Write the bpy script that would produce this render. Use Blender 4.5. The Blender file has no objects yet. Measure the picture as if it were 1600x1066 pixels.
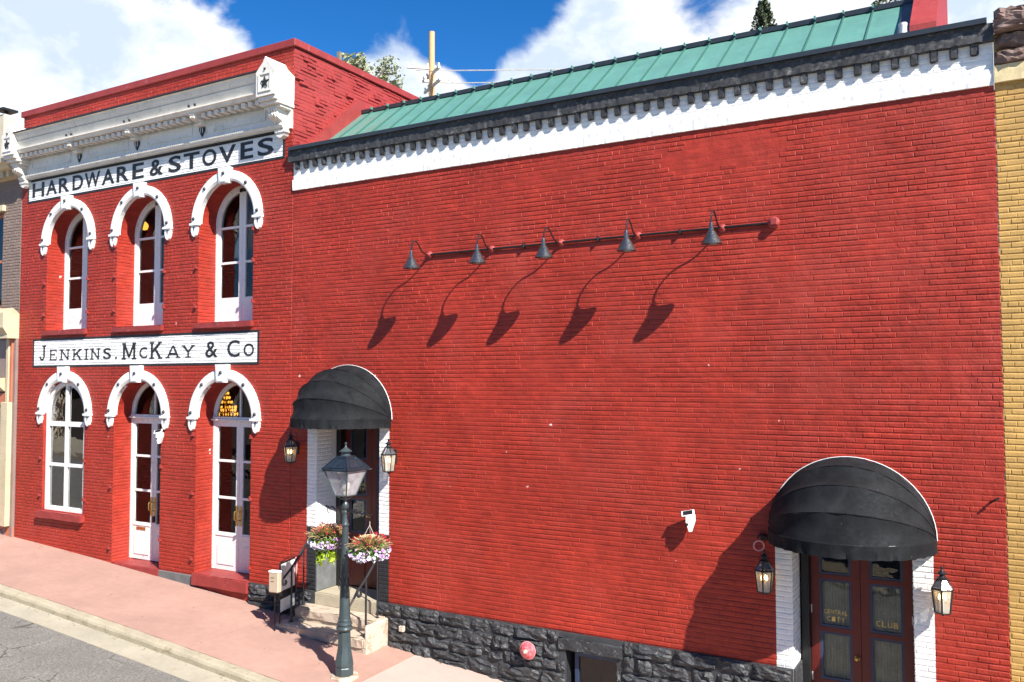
import bpy, bmesh, math, random
import numpy as np
from mathutils import Vector, Matrix
from mathutils import noise as NZ
random.seed(7); np.random.seed(7)
RND = random.Random(11)
C = bpy.context.scene.collection
SC = bpy.context.scene
PI = math.pi

# ------------------------------------------------------------------ camera, sky, sun, exposure
cam_d = bpy.data.cameras.new('camera'); cam = bpy.data.objects.new('camera', cam_d); C.objects.link(cam)
cam_d.sensor_width = 36.0; cam_d.lens = 1330.0 / 1600.0 * 36.0
cam_d.clip_start = 0.1; cam_d.clip_end = 3000
r_, u_, f_ = (Vector((0.86686346, 0.49854225, -0.00183601)), Vector((0.02365967, -0.03746021, 0.99901799)), Vector((-0.4979839, 0.86605563, 0.04426824)))
mw = Matrix.Identity(4)
for i in range(3):
    mw[i][0] = r_[i]; mw[i][1] = u_[i]; mw[i][2] = -f_[i]
mw[0][3], mw[1][3], mw[2][3] = 0.0, -11.0, 5.0
cam.matrix_world = mw
SC.camera = cam
CAM = Vector((0, -11, 5))

SUNV = Vector((1.97, -1.0, 1.93)).normalized()          # towards the sun
sun_el = math.asin(SUNV.z); sun_az = math.atan2(SUNV.x, SUNV.y)
sd = bpy.data.lights.new('sun', 'SUN'); sd.energy = 5.0; sd.angle = math.radians(0.53); sd.color = (1.0, 0.95, 0.88)
so = bpy.data.objects.new('sun', sd); C.objects.link(so)
so.rotation_euler = (-SUNV).to_track_quat('-Z', 'Y').to_euler(); so.location = (20, -20, 30)

world = bpy.data.worlds.new('World'); SC.world = world; world.use_nodes = True
wn = world.node_tree.nodes; wl = world.node_tree.links
wn.clear()
def wmath(op, a, b=None, clamp=False):
    n = wn.new('ShaderNodeMath'); n.operation = op; n.use_clamp = clamp
    for i, v in enumerate((a, b)):
        if v is None: continue
        if isinstance(v, (int, float)): n.inputs[i].default_value = v
        else: wl.new(v, n.inputs[i])
    return n.outputs[0]
sky = wn.new('ShaderNodeTexSky'); sky.sky_type = 'NISHITA'; sky.sun_disc = False
sky.sun_elevation = sun_el; sky.sun_rotation = sun_az
sky.altitude = 2600; sky.air_density = 1.0; sky.dust_density = 0.3; sky.ozone_density = 2.5
hs = wn.new('ShaderNodeHueSaturation'); hs.inputs['Saturation'].default_value = 1.36; hs.inputs['Value'].default_value = 1.75; hs.inputs['Hue'].default_value = 0.505
wl.new(sky.outputs[0], hs.inputs['Color'])
tc = wn.new('ShaderNodeTexCoord')
sep = wn.new('ShaderNodeSeparateXYZ'); wl.new(tc.outputs['Generated'], sep.inputs[0])
den = wmath('ADD', wmath('MAXIMUM', sep.outputs[2], 0.0), 0.22)
cmb = wn.new('ShaderNodeCombineXYZ')
wl.new(wmath('MULTIPLY', sep.outputs[0], 3.0), cmb.inputs[0]); wl.new(wmath('MULTIPLY', sep.outputs[1], 3.0), cmb.inputs[1]); wl.new(wmath('MULTIPLY', sep.outputs[2], 4.6), cmb.inputs[2])
def wnoise(scale, detail, dist, off=0.0):
    mp = wn.new('ShaderNodeMapping'); mp.inputs['Location'].default_value = (off, off * 0.7, off * 0.3); wl.new(cmb.outputs[0], mp.inputs[0])
    n = wn.new('ShaderNodeTexNoise'); n.inputs['Scale'].default_value = scale; n.inputs['Detail'].default_value = detail
    n.inputs['Roughness'].default_value = 0.58; n.inputs['Distortion'].default_value = dist; wl.new(mp.outputs[0], n.inputs['Vector'])
    return n.outputs['Fac']
dens = wmath('MULTIPLY', wnoise(2.3, 11, 0.35), 1.25)
for (d, rad, wt) in [((-.79, .50, .36), .20, .42), ((-.78, .58, .27), .16, .42), ((-.70, .62, .32), .07, .26), ((-.585, .75, .325), .10, .56), ((-.55, .79, .29), .10, .46), ((-.535, .775, .335), .035, .22),
                     ((-.46, .83, .31), .12, .44), ((-.40, .86, .33), .12, .34), ((-.30, .89, .345), .14, .34), ((-.84, .47, .27), .10, .30), ((-.15, .92, .375), .16, .36), ((.02, .93, .37), .16, .40), ((-.33, .86, .385), .08, .18),
                     ((-.63, .68, .385), .10, -.46), ((-.605, .74, .30), .055, -.10), ((-.51, .77, .37), .07, -.40), ((-.44, .80, .405), .07, -.34), ((-.50, .80, .345), .03, -.2)]:
    dv = Vector(d).normalized()
    vm = wn.new('ShaderNodeVectorMath'); vm.operation = 'DISTANCE'; wl.new(tc.outputs['Generated'], vm.inputs[0]); vm.inputs[1].default_value = dv
    mr = wn.new('ShaderNodeMapRange'); mr.interpolation_type = 'SMOOTHSTEP'; wl.new(vm.outputs['Value'], mr.inputs[0])
    mr.inputs[1].default_value = 0.0; mr.inputs[2].default_value = rad; mr.inputs[3].default_value = wt; mr.inputs[4].default_value = 0.0
    dens = wmath('ADD', dens, mr.outputs[0])
mk = wn.new('ShaderNodeMapRange'); mk.interpolation_type = 'SMOOTHSTEP'; wl.new(dens, mk.inputs[0])
mk.inputs[1].default_value = 0.66; mk.inputs[2].default_value = 0.93
shade = wn.new('ShaderNodeMapRange'); wl.new(wmath('ADD', wnoise(3.4, 9, 0.3, 3.1), wmath('MULTIPLY', dens, 0.25)), shade.inputs[0])
shade.inputs[1].default_value = 0.62; shade.inputs[2].default_value = 0.86
cc = wn.new('ShaderNodeMix'); cc.data_type = 'RGBA'; wl.new(shade.outputs[0], cc.inputs[0])
cc.inputs[6].default_value = (11.5, 11.7, 12.0, 1); cc.inputs[7].default_value = (6.8, 8.0, 9.6, 1)
mx = wn.new('ShaderNodeMix'); mx.data_type = 'RGBA'; wl.new(mk.outputs[0], mx.inputs[0]); wl.new(hs.outputs[0], mx.inputs[6]); wl.new(cc.outputs[2], mx.inputs[7])
bg = wn.new('ShaderNodeBackground'); bg.inputs[1].default_value = 0.052; wl.new(mx.outputs[2], bg.inputs[0])
wo = wn.new('ShaderNodeOutputWorld'); wl.new(bg.outputs[0], wo.inputs[0])
SC.view_settings.view_transform = 'Standard'; SC.view_settings.look = 'None'; SC.view_settings.gamma = 1.0
SC.view_settings.exposure = 1.05; SC.view_settings.use_curve_mapping = False
SC.render.engine = 'CYCLES'
SC.cycles.max_bounces = 6; SC.cycles.diffuse_bounces = 2; SC.cycles.transparent_max_bounces = 12

# ------------------------------------------------------------------ materials
MATS = {}
def mat(name, col, rough=0.7, var=0.12, vscale=3.0, bump=0.0, bscale=30.0, metal=0.0, spots=None, rects=None, emit=None, spec=0.5, fine=0.0, dirt=None, lowbump=0.0, flat=False, coat=0.0, brick=0.0):
    """painted / stone / metal surface: world-position noise for tone, optional paint fields (rects), stains, relief"""
    if name in MATS: return MATS[name]
    m = bpy.data.materials.new(name); m.use_nodes = True; n = m.node_tree.nodes; l = m.node_tree.links; n.clear()
    out = n.new('ShaderNodeOutputMaterial'); b = n.new('ShaderNodeBsdfPrincipled'); l.new(b.outputs[0], out.inputs[0])
    g = n.new('ShaderNodeNewGeometry'); pos = g.outputs['Position']
    def noise(scale, detail=4, rough_=0.55, vec=None, dist=0.0):
        t = n.new('ShaderNodeTexNoise'); t.inputs['Scale'].default_value = scale; t.inputs['Detail'].default_value = detail
        t.inputs['Roughness'].default_value = rough_; t.inputs['Distortion'].default_value = dist; l.new(vec or pos, t.inputs['Vector']); return t.outputs['Fac']
    def mixc(f, a, c2):
        x = n.new('ShaderNodeMix'); x.data_type = 'RGBA'
        for i, v in ((0, f), (6, a), (7, c2)):
            if isinstance(v, (int, float)): x.inputs[i].default_value = v
            elif isinstance(v, tuple): x.inputs[i].default_value = (*v[:3], 1)
            else: l.new(v, x.inputs[i])
        return x.outputs[2]
    def mth(op, a, c2=None):
        x = n.new('ShaderNodeMath'); x.operation = op
        for i, v in enumerate((a, c2)):
            if v is None: continue
            if isinstance(v, (int, float)): x.inputs[i].default_value = v
            else: l.new(v, x.inputs[i])
        return x.outputs[0]
    def ramp(v, a, c2, lo=0.0, hi=1.0):
        x = n.new('ShaderNodeMapRange'); l.new(v, x.inputs[0]); x.inputs[1].default_value = a; x.inputs[2].default_value = c2; x.inputs[3].default_value = lo; x.inputs[4].default_value = hi; return x.outputs[0]
    base = tuple(col)
    cur = mixc(0.0, base, base)
    if not flat:
        v = ramp(noise(vscale, 5), 0.3, 0.7, 1 - var, 1 + var)
        v2 = ramp(noise(vscale * 9, 3), 0.3, 0.7, 1 - var * 0.5, 1 + var * 0.5)
        vv = mth('MULTIPLY', v, v2)
        if brick:
            mp = n.new('ShaderNodeMapping'); mp.inputs['Scale'].default_value = (4.8, 4.8, 15.0); l.new(pos, mp.inputs[0])
            vv = mth('MULTIPLY', vv, ramp(noise(1.0, 1, 0.5, mp.outputs[0]), 0.3, 0.7, 1 - brick, 1 + brick))
            vv = mth('MULTIPLY', vv, ramp(noise(0.5, 3), 0.35, 0.65, 0.89, 1.09))
        hv = n.new('ShaderNodeHueSaturation'); l.new(cur, hv.inputs['Color']); l.new(vv, hv.inputs['Value']); cur = hv.outputs[0]
    if dirt:
        dc, ds, dt, dw = dirt
        f = ramp(noise(ds, 8, 0.65, dist=0.4), dt, dt + dw)
        cur = mixc(f, cur, tuple(dc))
    if rects:
        sp = n.new('ShaderNodeSeparateXYZ'); l.new(pos, sp.inputs[0])
        for (x0, x1, z0, z1, rc) in rects:
            f = mth('MULTIPLY', mth('MULTIPLY', mth('GREATER_THAN', sp.outputs[0], x0), mth('LESS_THAN', sp.outputs[0], x1)), mth('MULTIPLY', mth('GREATER_THAN', sp.outputs[2], z0), mth('LESS_THAN', sp.outputs[2], z1)))
            cur = mixc(f, cur, tuple(rc))
        hv2 = n.new('ShaderNodeHueSaturation'); l.new(cur, hv2.inputs['Color']); l.new(ramp(noise(4.0, 6), 0.3, 0.7, 0.94, 1.05), hv2.inputs['Value']); cur = hv2.outputs[0]
    if spots:
        sc_, ss, st = spots
        f = ramp(noise(ss, 2, 0.4), st, st + 0.02)
        cur = mixc(f, cur, tuple(sc_))
    l.new(cur, b.inputs['Base Color'])
    b.inputs['Roughness'].default_value = rough
    if not flat: l.new(ramp(noise(vscale * 5, 4), 0.3, 0.7, max(0.05, rough - 0.1), min(1, rough + 0.1)), b.inputs['Roughness'])
    b.inputs['Metallic'].default_value = metal; b.inputs['Specular IOR Level'].default_value = spec
    b.inputs['Coat Weight'].default_value = coat
    nrm = None
    for st, s_, dist_ in ((bump, bscale, 0.01), (fine, 140.0, 0.004), (lowbump, 1.3, 0.35)):
        if st <= 0: continue
        bm_ = n.new('ShaderNodeBump'); bm_.inputs['Strength'].default_value = st; bm_.inputs['Distance'].default_value = dist_
        l.new(noise(s_, 5 if s_ < 100 else 2), bm_.inputs['Height'])
        if nrm: l.new(nrm, bm_.inputs['Normal'])
        nrm = bm_.outputs[0]
    if nrm: l.new(nrm, b.inputs['Normal'])
    if emit:
        b.inputs['Emission Color'].default_value = (*emit[:3], 1); b.inputs['Emission Strength'].default_value = emit[3]
    MATS[name] = m; return m

def glass_mat(name, tint=(0.9, 0.93, 0.93), rough=0.02, ior=1.52, trans=0.85, wavy=0.02, mul=1.15):
    if name in MATS: return MATS[name]
    m = bpy.data.materials.new(name); m.use_nodes = True; n = m.node_tree.nodes; l = m.node_tree.links; n.clear()
    out = n.new('ShaderNodeOutputMaterial'); mx_ = n.new('ShaderNodeMixShader'); fr = n.new('ShaderNodeFresnel'); fr.inputs[0].default_value = ior
    tr = n.new('ShaderNodeBsdfTransparent'); tr.inputs[0].default_value = (*tint, 1)
    gl = n.new('ShaderNodeBsdfGlossy'); gl.inputs['Roughness'].default_value = rough
    m2 = n.new('ShaderNodeMath'); m2.operation = 'MULTIPLY'; m2.inputs[1].default_value = mul; m2.use_clamp = True; l.new(fr.outputs[0], m2.inputs[0])
    g = n.new('ShaderNodeNewGeometry'); nt = n.new('ShaderNodeTexNoise'); nt.inputs['Scale'].default_value = 3.0; l.new(g.outputs['Position'], nt.inputs['Vector'])
    bp = n.new('ShaderNodeBump'); bp.inputs['Strength'].default_value = wavy; bp.inputs['Distance'].default_value = 0.2; l.new(nt.outputs['Fac'], bp.inputs['Height'])
    l.new(bp.outputs[0], gl.inputs['Normal']); l.new(bp.outputs[0], fr.inputs['Normal'])
    l.new(m2.outputs[0], mx_.inputs[0]); l.new(tr.outputs[0], mx_.inputs[1]); l.new(gl.outputs[0], mx_.inputs[2]); l.new(mx_.outputs[0], out.inputs[0])
    MATS[name] = m; return m

RED = (0.312, 0.0270, 0.0140); WHITE = (0.80, 0.79, 0.76); BLK = (0.022, 0.023, 0.026)
m_red_l = mat('red painted brick, old store', RED, 0.56, 0.10, 1.6, bump=0.35, bscale=45, fine=0.25, lowbump=0.08, spec=0.38, brick=0.14, dirt=((0.325, 0.040, 0.026), 0.9, 0.50, 0.25), spots=((0.75, 0.55, 0.5), 8.0, 0.775),
              rects=[(-18.84, -10.985, 8.935, 9.46, BLK), (-18.79, -11.035, 8.98, 9.50, WHITE), (-18.50, -11.565, 5.265, 5.89, BLK), (-18.455, -11.615, 5.31, 5.845, WHITE)])
m_red_r = mat('red painted brick, side building', RED, 0.56, 0.11, 1.1, bump=0.35, bscale=45, fine=0.25, lowbump=0.15, spec=0.38, brick=0.14, dirt=((0.325, 0.040, 0.026), 0.7, 0.50, 0.25), spots=((0.75, 0.55, 0.5), 8.0, 0.775),
              rects=[(-11, 0.5, -2, 1.415, BLK), (-11, 0.5, 8.34, 9.2, WHITE), (-10.385, -10.09, 2.485, 4.32, WHITE), (-10.385, -10.09, 0, 2.485, BLK), (-8.90, -8.615, 2.485, 4.32, WHITE), (-8.90, -8.615, 0, 2.485, BLK),
                     (-2.52, -2.2, 1.0, 3.12, WHITE), (-1.05, -0.735, 1.0, 3.12, WHITE)])
m_red_s = mat('red painted parapet', (0.30, 0.034, 0.030), 0.6, 0.14, 1.5, bump=0.4, bscale=18, fine=0.2, lowbump=0.1)
m_red_trim = mat('red painted trim', (0.27, 0.034, 0.030), 0.55, 0.14, 4.0, bump=0.2, bscale=40, dirt=((0.42, 0.2, 0.17), 6.0, 0.62, 0.2))
m_white = mat('white paint', WHITE, 0.5, 0.06, 2.0, bump=0.15, bscale=25, dirt=((0.50, 0.46, 0.39), 8.0, 0.58, 0.2))
m_cornice = mat('cream white cornice paint', (0.72, 0.69, 0.62), 0.55, 0.09, 2.5, bump=0.2, bscale=20, dirt=((0.44, 0.40, 0.32), 7.0, 0.56, 0.22))
m_whitebrick = mat('white painted brick', WHITE, 0.55, 0.05, 2.5, bump=0.35, bscale=22, dirt=((0.60, 0.57, 0.52), 8.0, 0.63, 0.2))
m_black = mat('black paint', BLK, 0.45, 0.25, 5.0, bump=0.3, bscale=30, dirt=((0.12, 0.12, 0.12), 9.0, 0.62, 0.15))
m_blackflat = mat('black sign paint', (0.018, 0.018, 0.02), 0.55, 0.3, 12.0, bump=0.1, dirt=((0.07, 0.07, 0.07), 30.0, 0.6, 0.2))
m_blackband = mat('black painted cornice brick', (0.036, 0.036, 0.037), 0.6, 0.3, 5.0, bump=0.8, bscale=16, dirt=((0.16, 0.16, 0.155), 9.0, 0.56, 0.14))
m_stoneblk = mat('dark painted rubble stone', (0.036, 0.038, 0.041), 0.6, 0.45, 4.0, bump=1.0, bscale=22, fine=0.5, dirt=((0.17, 0.17, 0.17), 22.0, 0.56, 0.12))
m_mortblk = mat('dark painted mortar', (0.040, 0.042, 0.045), 0.7, 0.3, 8.0, bump=0.6, bscale=30)
m_grayblock = mat('grey painted stone block', (0.13, 0.135, 0.135), 0.7, 0.2, 6.0, bump=0.3, bscale=20)
m_metalblk = mat('dark metal cap', (0.035, 0.042, 0.050), 0.35, 0.12, 3.0, metal=0.2, bump=0.05, bscale=8)
m_green = mat('green standing seam metal', (0.112, 0.272, 0.222), 0.42, 0.10, 1.6, metal=0.15, lowbump=0.015)
m_greendk = mat('green metal seam', (0.055, 0.15, 0.12), 0.4, 0.06, 2.0, metal=0.15)
m_yellow = mat('yellow painted brick', (0.47, 0.275, 0.075), 0.6, 0.08, 2.0, brick=0.08, bump=0.3, bscale=40, fine=0.2)
m_yellowlt = mat('pale yellow painted brick', (0.62, 0.50, 0.27), 0.6, 0.08, 2.0, bump=0.4, bscale=30)
m_brownstone = mat('brown rusticated stone', (0.175, 0.115, 0.095), 0.8, 0.3, 4.0, bump=1.0, bscale=12, fine=0.4, dirt=((0.33, 0.25, 0.22), 9.0, 0.55, 0.15))
m_taupe = mat('taupe painted brick', (0.21, 0.15, 0.12), 0.7, 0.12, 3.0, bump=0.4, bscale=30)
m_cream = mat('cream storefront paint', (0.52, 0.43, 0.28), 0.5, 0.12, 3.0, bump=0.1)
m_orange = mat('terracotta orange paint', (0.46, 0.14, 0.075), 0.55, 0.1, 3.0, bump=0.1)
m_taupepanel = mat('taupe panel paint', (0.24, 0.17, 0.15), 0.5, 0.1, 3.0)
m_fabric = mat('black awning canvas', (0.0085, 0.0095, 0.011), 0.8, 0.4, 5.0, dirt=((0.020, 0.021, 0.023), 3.0, 0.45, 0.35), bump=0.25, bscale=12, fine=0.3, spots=((0.3, 0.3, 0.3), 40.0, 0.80), lowbump=0.02, spec=0.2)
m_lamproof = mat('dark slate lamp roof paint', (0.022, 0.032, 0.045), 0.25, 0.3, 9.0, metal=0.3, bump=0.15)
m_lampgreen = mat('dark green grey cast iron paint', (0.050, 0.070, 0.075), 0.38, 0.16, 8.0, bump=0.12, bscale=40, metal=0.2)
m_iron = mat('black iron', (0.020, 0.020, 0.022), 0.4, 0.2, 10.0, metal=0.3, bump=0.1)
m_rail = mat('black painted railing', (0.035, 0.037, 0.042), 0.4, 0.2, 10.0, metal=0.4, bump=0.1)
m_shade = mat('dark metal lamp shade', (0.14, 0.145, 0.15), 0.3, 0.1, 8.0, metal=0.85)
m_step = mat('buff sandstone step', (0.46, 0.37, 0.28), 0.85, 0.15, 4.0, bump=0.7, bscale=14, fine=0.4, dirt=((0.22, 0.16, 0.12), 7.0, 0.56, 0.12))
m_landing = mat('concrete landing', (0.40, 0.35, 0.25), 0.85, 0.1, 5.0, bump=0.3, bscale=25, fine=0.3, dirt=((0.25, 0.2, 0.13), 5.0, 0.6, 0.2))
m_stepwhite = mat('whitewashed stone', (0.52, 0.44, 0.35), 0.85, 0.12, 6.0, bump=0.5, bscale=20, dirt=((0.36, 0.25, 0.17), 6.0, 0.5, 0.12))
m_side = mat('pink tinted concrete', (0.37, 0.222, 0.174), 0.88, 0.11, 0.9, bump=0.15, bscale=60, fine=0.3, dirt=((0.35, 0.215, 0.18), 2.5, 0.55, 0.3), spots=((0.2, 0.11, 0.08), 9.0, 0.80))
m_side2 = mat('pale buff concrete', (0.44, 0.335, 0.285), 0.88, 0.06, 0.9, bump=0.12, bscale=60, fine=0.3, dirt=((0.42, 0.33, 0.27), 2.5, 0.6, 0.3))
m_curb = mat('weathered concrete curb', (0.36, 0.315, 0.225), 0.9, 0.12, 3.0, bump=0.4, bscale=35, fine=0.5, dirt=((0.21, 0.17, 0.10), 6.0, 0.55, 0.15))
m_gutter = mat('pale concrete gutter', (0.35, 0.315, 0.24), 0.9, 0.12, 2.0, bump=0.2, bscale=50, fine=0.5, dirt=((0.30, 0.255, 0.17), 3.5, 0.56, 0.2))
m_soil = mat('packed earth', (0.16, 0.12, 0.08), 0.95, 0.2, 1.0, bump=0.4, bscale=12)
m_bluepaint = mat('blue paint', (0.025, 0.045, 0.10), 0.45, 0.12, 5.0)
m_doorred = mat('maroon door paint', (0.115, 0.012, 0.009), 0.42, 0.12, 5.0, bump=0.08)
m_doorblk = mat('black door frame paint', (0.010, 0.010, 0.011), 0.5, 0.2, 5.0)
m_brass = mat('brass', (0.55, 0.36, 0.12), 0.3, 0.1, 12.0, metal=0.9)
m_gold = mat('gold leaf lettering', (0.75, 0.52, 0.15), 0.5, 0.1, 12.0)
m_curtain = mat('olive beige curtain', (0.55, 0.50, 0.36), 0.9, 0.25, 4.0, bump=0.3)
m_inside = mat('dark interior', (0.018, 0.013, 0.011), 0.9, 0.2, 2.0)
m_bulb = mat('warm lamp bulb', (0.9, 0.7, 0.4), 0.5, flat=True, emit=(1.0, 0.60, 0.2, 9.0))
m_crystal = mat('amber crystal', (0.75, 0.38, 0.06), 0.2, 0.3, 20.0, emit=(1.0, 0.46, 0.06, 0.9))
m_frost = mat('lamp shade cloth', (0.70, 0.68, 0.58), 0.7, 0.05, 4.0)
m_pole = mat('pine utility pole', (0.62, 0.36, 0.17), 0.8, 0.15, 3.0, bump=0.3, bscale=15)
m_polegrey = mat('pale weathered timber', (0.62, 0.58, 0.52), 0.7, 0.12, 5.0)
m_bark = mat('grey bark', (0.20, 0.17, 0.13), 0.9, 0.3, 6.0, bump=0.6)
m_tan = mat('tan plastic flyer box', (0.46, 0.36, 0.26), 0.5, 0.06, 6.0)
m_pink = mat('faded pink paint', (0.62, 0.25, 0.24), 0.5, 0.12, 20.0)
m_bellred = mat('faded red enamel', (0.70, 0.10, 0.12), 0.35, 0.2, 18.0, dirt=((0.75, 0.38, 0.40), 25.0, 0.5, 0.2))
m_glass = glass_mat('window glass'); m_glass3 = glass_mat('door glass', mul=1.6, wavy=0.02); m_glass2 = glass_mat('bright old window glass', mul=3.6, wavy=0.012)
m_glasslamp = mat('seeded pale lamp glass', (0.62, 0.60, 0.57), 0.15, 0.18, 10.0, bump=0.2)
m_slate = mat('flat roof membrane', (0.12, 0.12, 0.12), 0.9, 0.1, 2.0)
m_stucco = mat('beige stucco', (0.52, 0.45, 0.34), 0.9, 0.08, 2.0, bump=0.5, bscale=25)
m_brown = mat('brown brick opposite', (0.13, 0.075, 0.05), 0.85, 0.15, 2.0, bump=0.4)

def leaf_mat(name, col, var=0.35):
    m = mat(name, col, 0.6, var, 6.0, spec=0.3); return m

# lamp glass: partly see-through, hazy
def haze_glass(name, col, alpha):
    m = bpy.data.materials.new(name); m.use_nodes = True; n = m.node_tree.nodes; l = m.node_tree.links; n.clear()
    out = n.new('ShaderNodeOutputMaterial'); a = n.new('ShaderNodeMixShader'); a.inputs[0].default_value = alpha
    tr = n.new('ShaderNodeBsdfTransparent'); b = n.new('ShaderNodeBsdfPrincipled'); b.inputs['Base Color'].default_value = (*col, 1); b.inputs['Roughness'].default_value = 0.12
    g = n.new('ShaderNodeNewGeometry'); t = n.new('ShaderNodeTexNoise'); t.inputs['Scale'].default_value = 9; l.new(g.outputs['Position'], t.inputs['Vector'])
    mr = n.new('ShaderNodeMapRange'); l.new(t.outputs['Fac'], mr.inputs[0]); mr.inputs[1].default_value = 0.35; mr.inputs[2].default_value = 0.65; mr.inputs[3].default_value = alpha * 0.75; mr.inputs[4].default_value = min(1, alpha * 1.2)
    l.new(mr.outputs[0], a.inputs[0]); l.new(tr.outputs[0], a.inputs[1]); l.new(b.outputs[0], a.inputs[2]); l.new(a.outputs[0], out.inputs[0]); MATS[name] = m; return m
m_lampglass = haze_glass('hazy street lamp glass', (0.60, 0.58, 0.60), 0.48)
m_wallglass = haze_glass('seeded wall lantern glass', (0.58, 0.54, 0.44), 0.55)
m_roofglass = haze_glass('smoked lantern roof glass', (0.10, 0.10, 0.11), 0.8)

# asphalt with cracks
def asphalt():
    m = bpy.data.materials.new('old asphalt'); m.use_nodes = True; n = m.node_tree.nodes; l = m.node_tree.links; b = n['Principled BSDF']
    g = n.new('ShaderNodeNewGeometry')
    t = n.new('ShaderNodeTexNoise'); t.inputs['Scale'].default_value = 38; t.inputs['Detail'].default_value = 3; l.new(g.outputs['Position'], t.inputs['Vector'])
    t2 = n.new('ShaderNodeTexNoise'); t2.inputs['Scale'].default_value = 1.1; t2.inputs['Detail'].default_value = 4; l.new(g.outputs['Position'], t2.inputs['Vector'])
    r1 = n.new('ShaderNodeMapRange'); l.new(t.outputs['Fac'], r1.inputs[0]); r1.inputs[1].default_value = 0.3; r1.inputs[2].default_value = 0.72; r1.inputs[3].default_value = 0.60; r1.inputs[4].default_value = 1.45
    r2 = n.new('ShaderNodeMapRange'); l.new(t2.outputs['Fac'], r2.inputs[0]); r2.inputs[1].default_value = 0.3; r2.inputs[2].default_value = 0.7; r2.inputs[3].default_value = 0.85; r2.inputs[4].default_value = 1.15
    mu = n.new('ShaderNodeMath'); mu.operation = 'MULTIPLY'; l.new(r1.outputs[0], mu.inputs[0]); l.new(r2.outputs[0], mu.inputs[1])
    hv = n.new('ShaderNodeHueSaturation'); hv.inputs['Color'].default_value = (0.170, 0.160, 0.142, 1); l.new(mu.outputs[0], hv.inputs['Value'])
    wv = n.new('ShaderNodeTexNoise'); wv.inputs['Scale'].default_value = 2.2; wv.inputs['Detail'].default_value = 5; l.new(g.outputs['Position'], wv.inputs['Vector'])
    ad = n.new('ShaderNodeVectorMath'); ad.operation = 'MULTIPLY_ADD'; l.new(wv.outputs['Color'], ad.inputs[0]); ad.inputs[1].default_value = (0.7, 0.7, 0); l.new(g.outputs['Position'], ad.inputs[2])
    vo = n.new('ShaderNodeTexVoronoi'); vo.feature = 'DISTANCE_TO_EDGE'; vo.inputs['Scale'].default_value = 1.05; l.new(ad.outputs[0], vo.inputs['Vector'])
    cr = n.new('ShaderNodeMapRange'); l.new(vo.outputs['Distance'], cr.inputs[0]); cr.inputs[1].default_value = 0.004; cr.inputs[2].default_value = 0.016; cr.inputs[3].default_value = 1; cr.inputs[4].default_value = 0
    gate = n.new('ShaderNodeMapRange'); l.new(t2.outputs['Fac'], gate.inputs[0]); gate.inputs[1].default_value = 0.44; gate.inputs[2].default_value = 0.52
    cg = n.new('ShaderNodeMath'); cg.operation = 'MULTIPLY'; l.new(cr.outputs[0], cg.inputs[0]); l.new(gate.outputs[0], cg.inputs[1])
    cg2 = n.new('ShaderNodeMath'); cg2.operation = 'MULTIPLY'; l.new(cg.outputs[0], cg2.inputs[0]); cg2.inputs[1].default_value = 0.75
    mx_ = n.new('ShaderNodeMix'); mx_.data_type = 'RGBA'; l.new(cg2.outputs[0], mx_.inputs[0]); l.new(hv.outputs[0], mx_.inputs[6]); mx_.inputs[7].default_value = (0.03, 0.028, 0.025, 1)
    l.new(mx_.outputs[2], b.inputs['Base Color']); b.inputs['Roughness'].default_value = 0.92
    bp = n.new('ShaderNodeBump'); bp.inputs['Strength'].default_value = 0.6; bp.inputs['Distance'].default_value = 0.01; l.new(t.outputs['Fac'], bp.inputs['Height']); l.new(bp.outputs[0], b.inputs['Normal'])
    return m
m_asphalt = asphalt()

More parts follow.
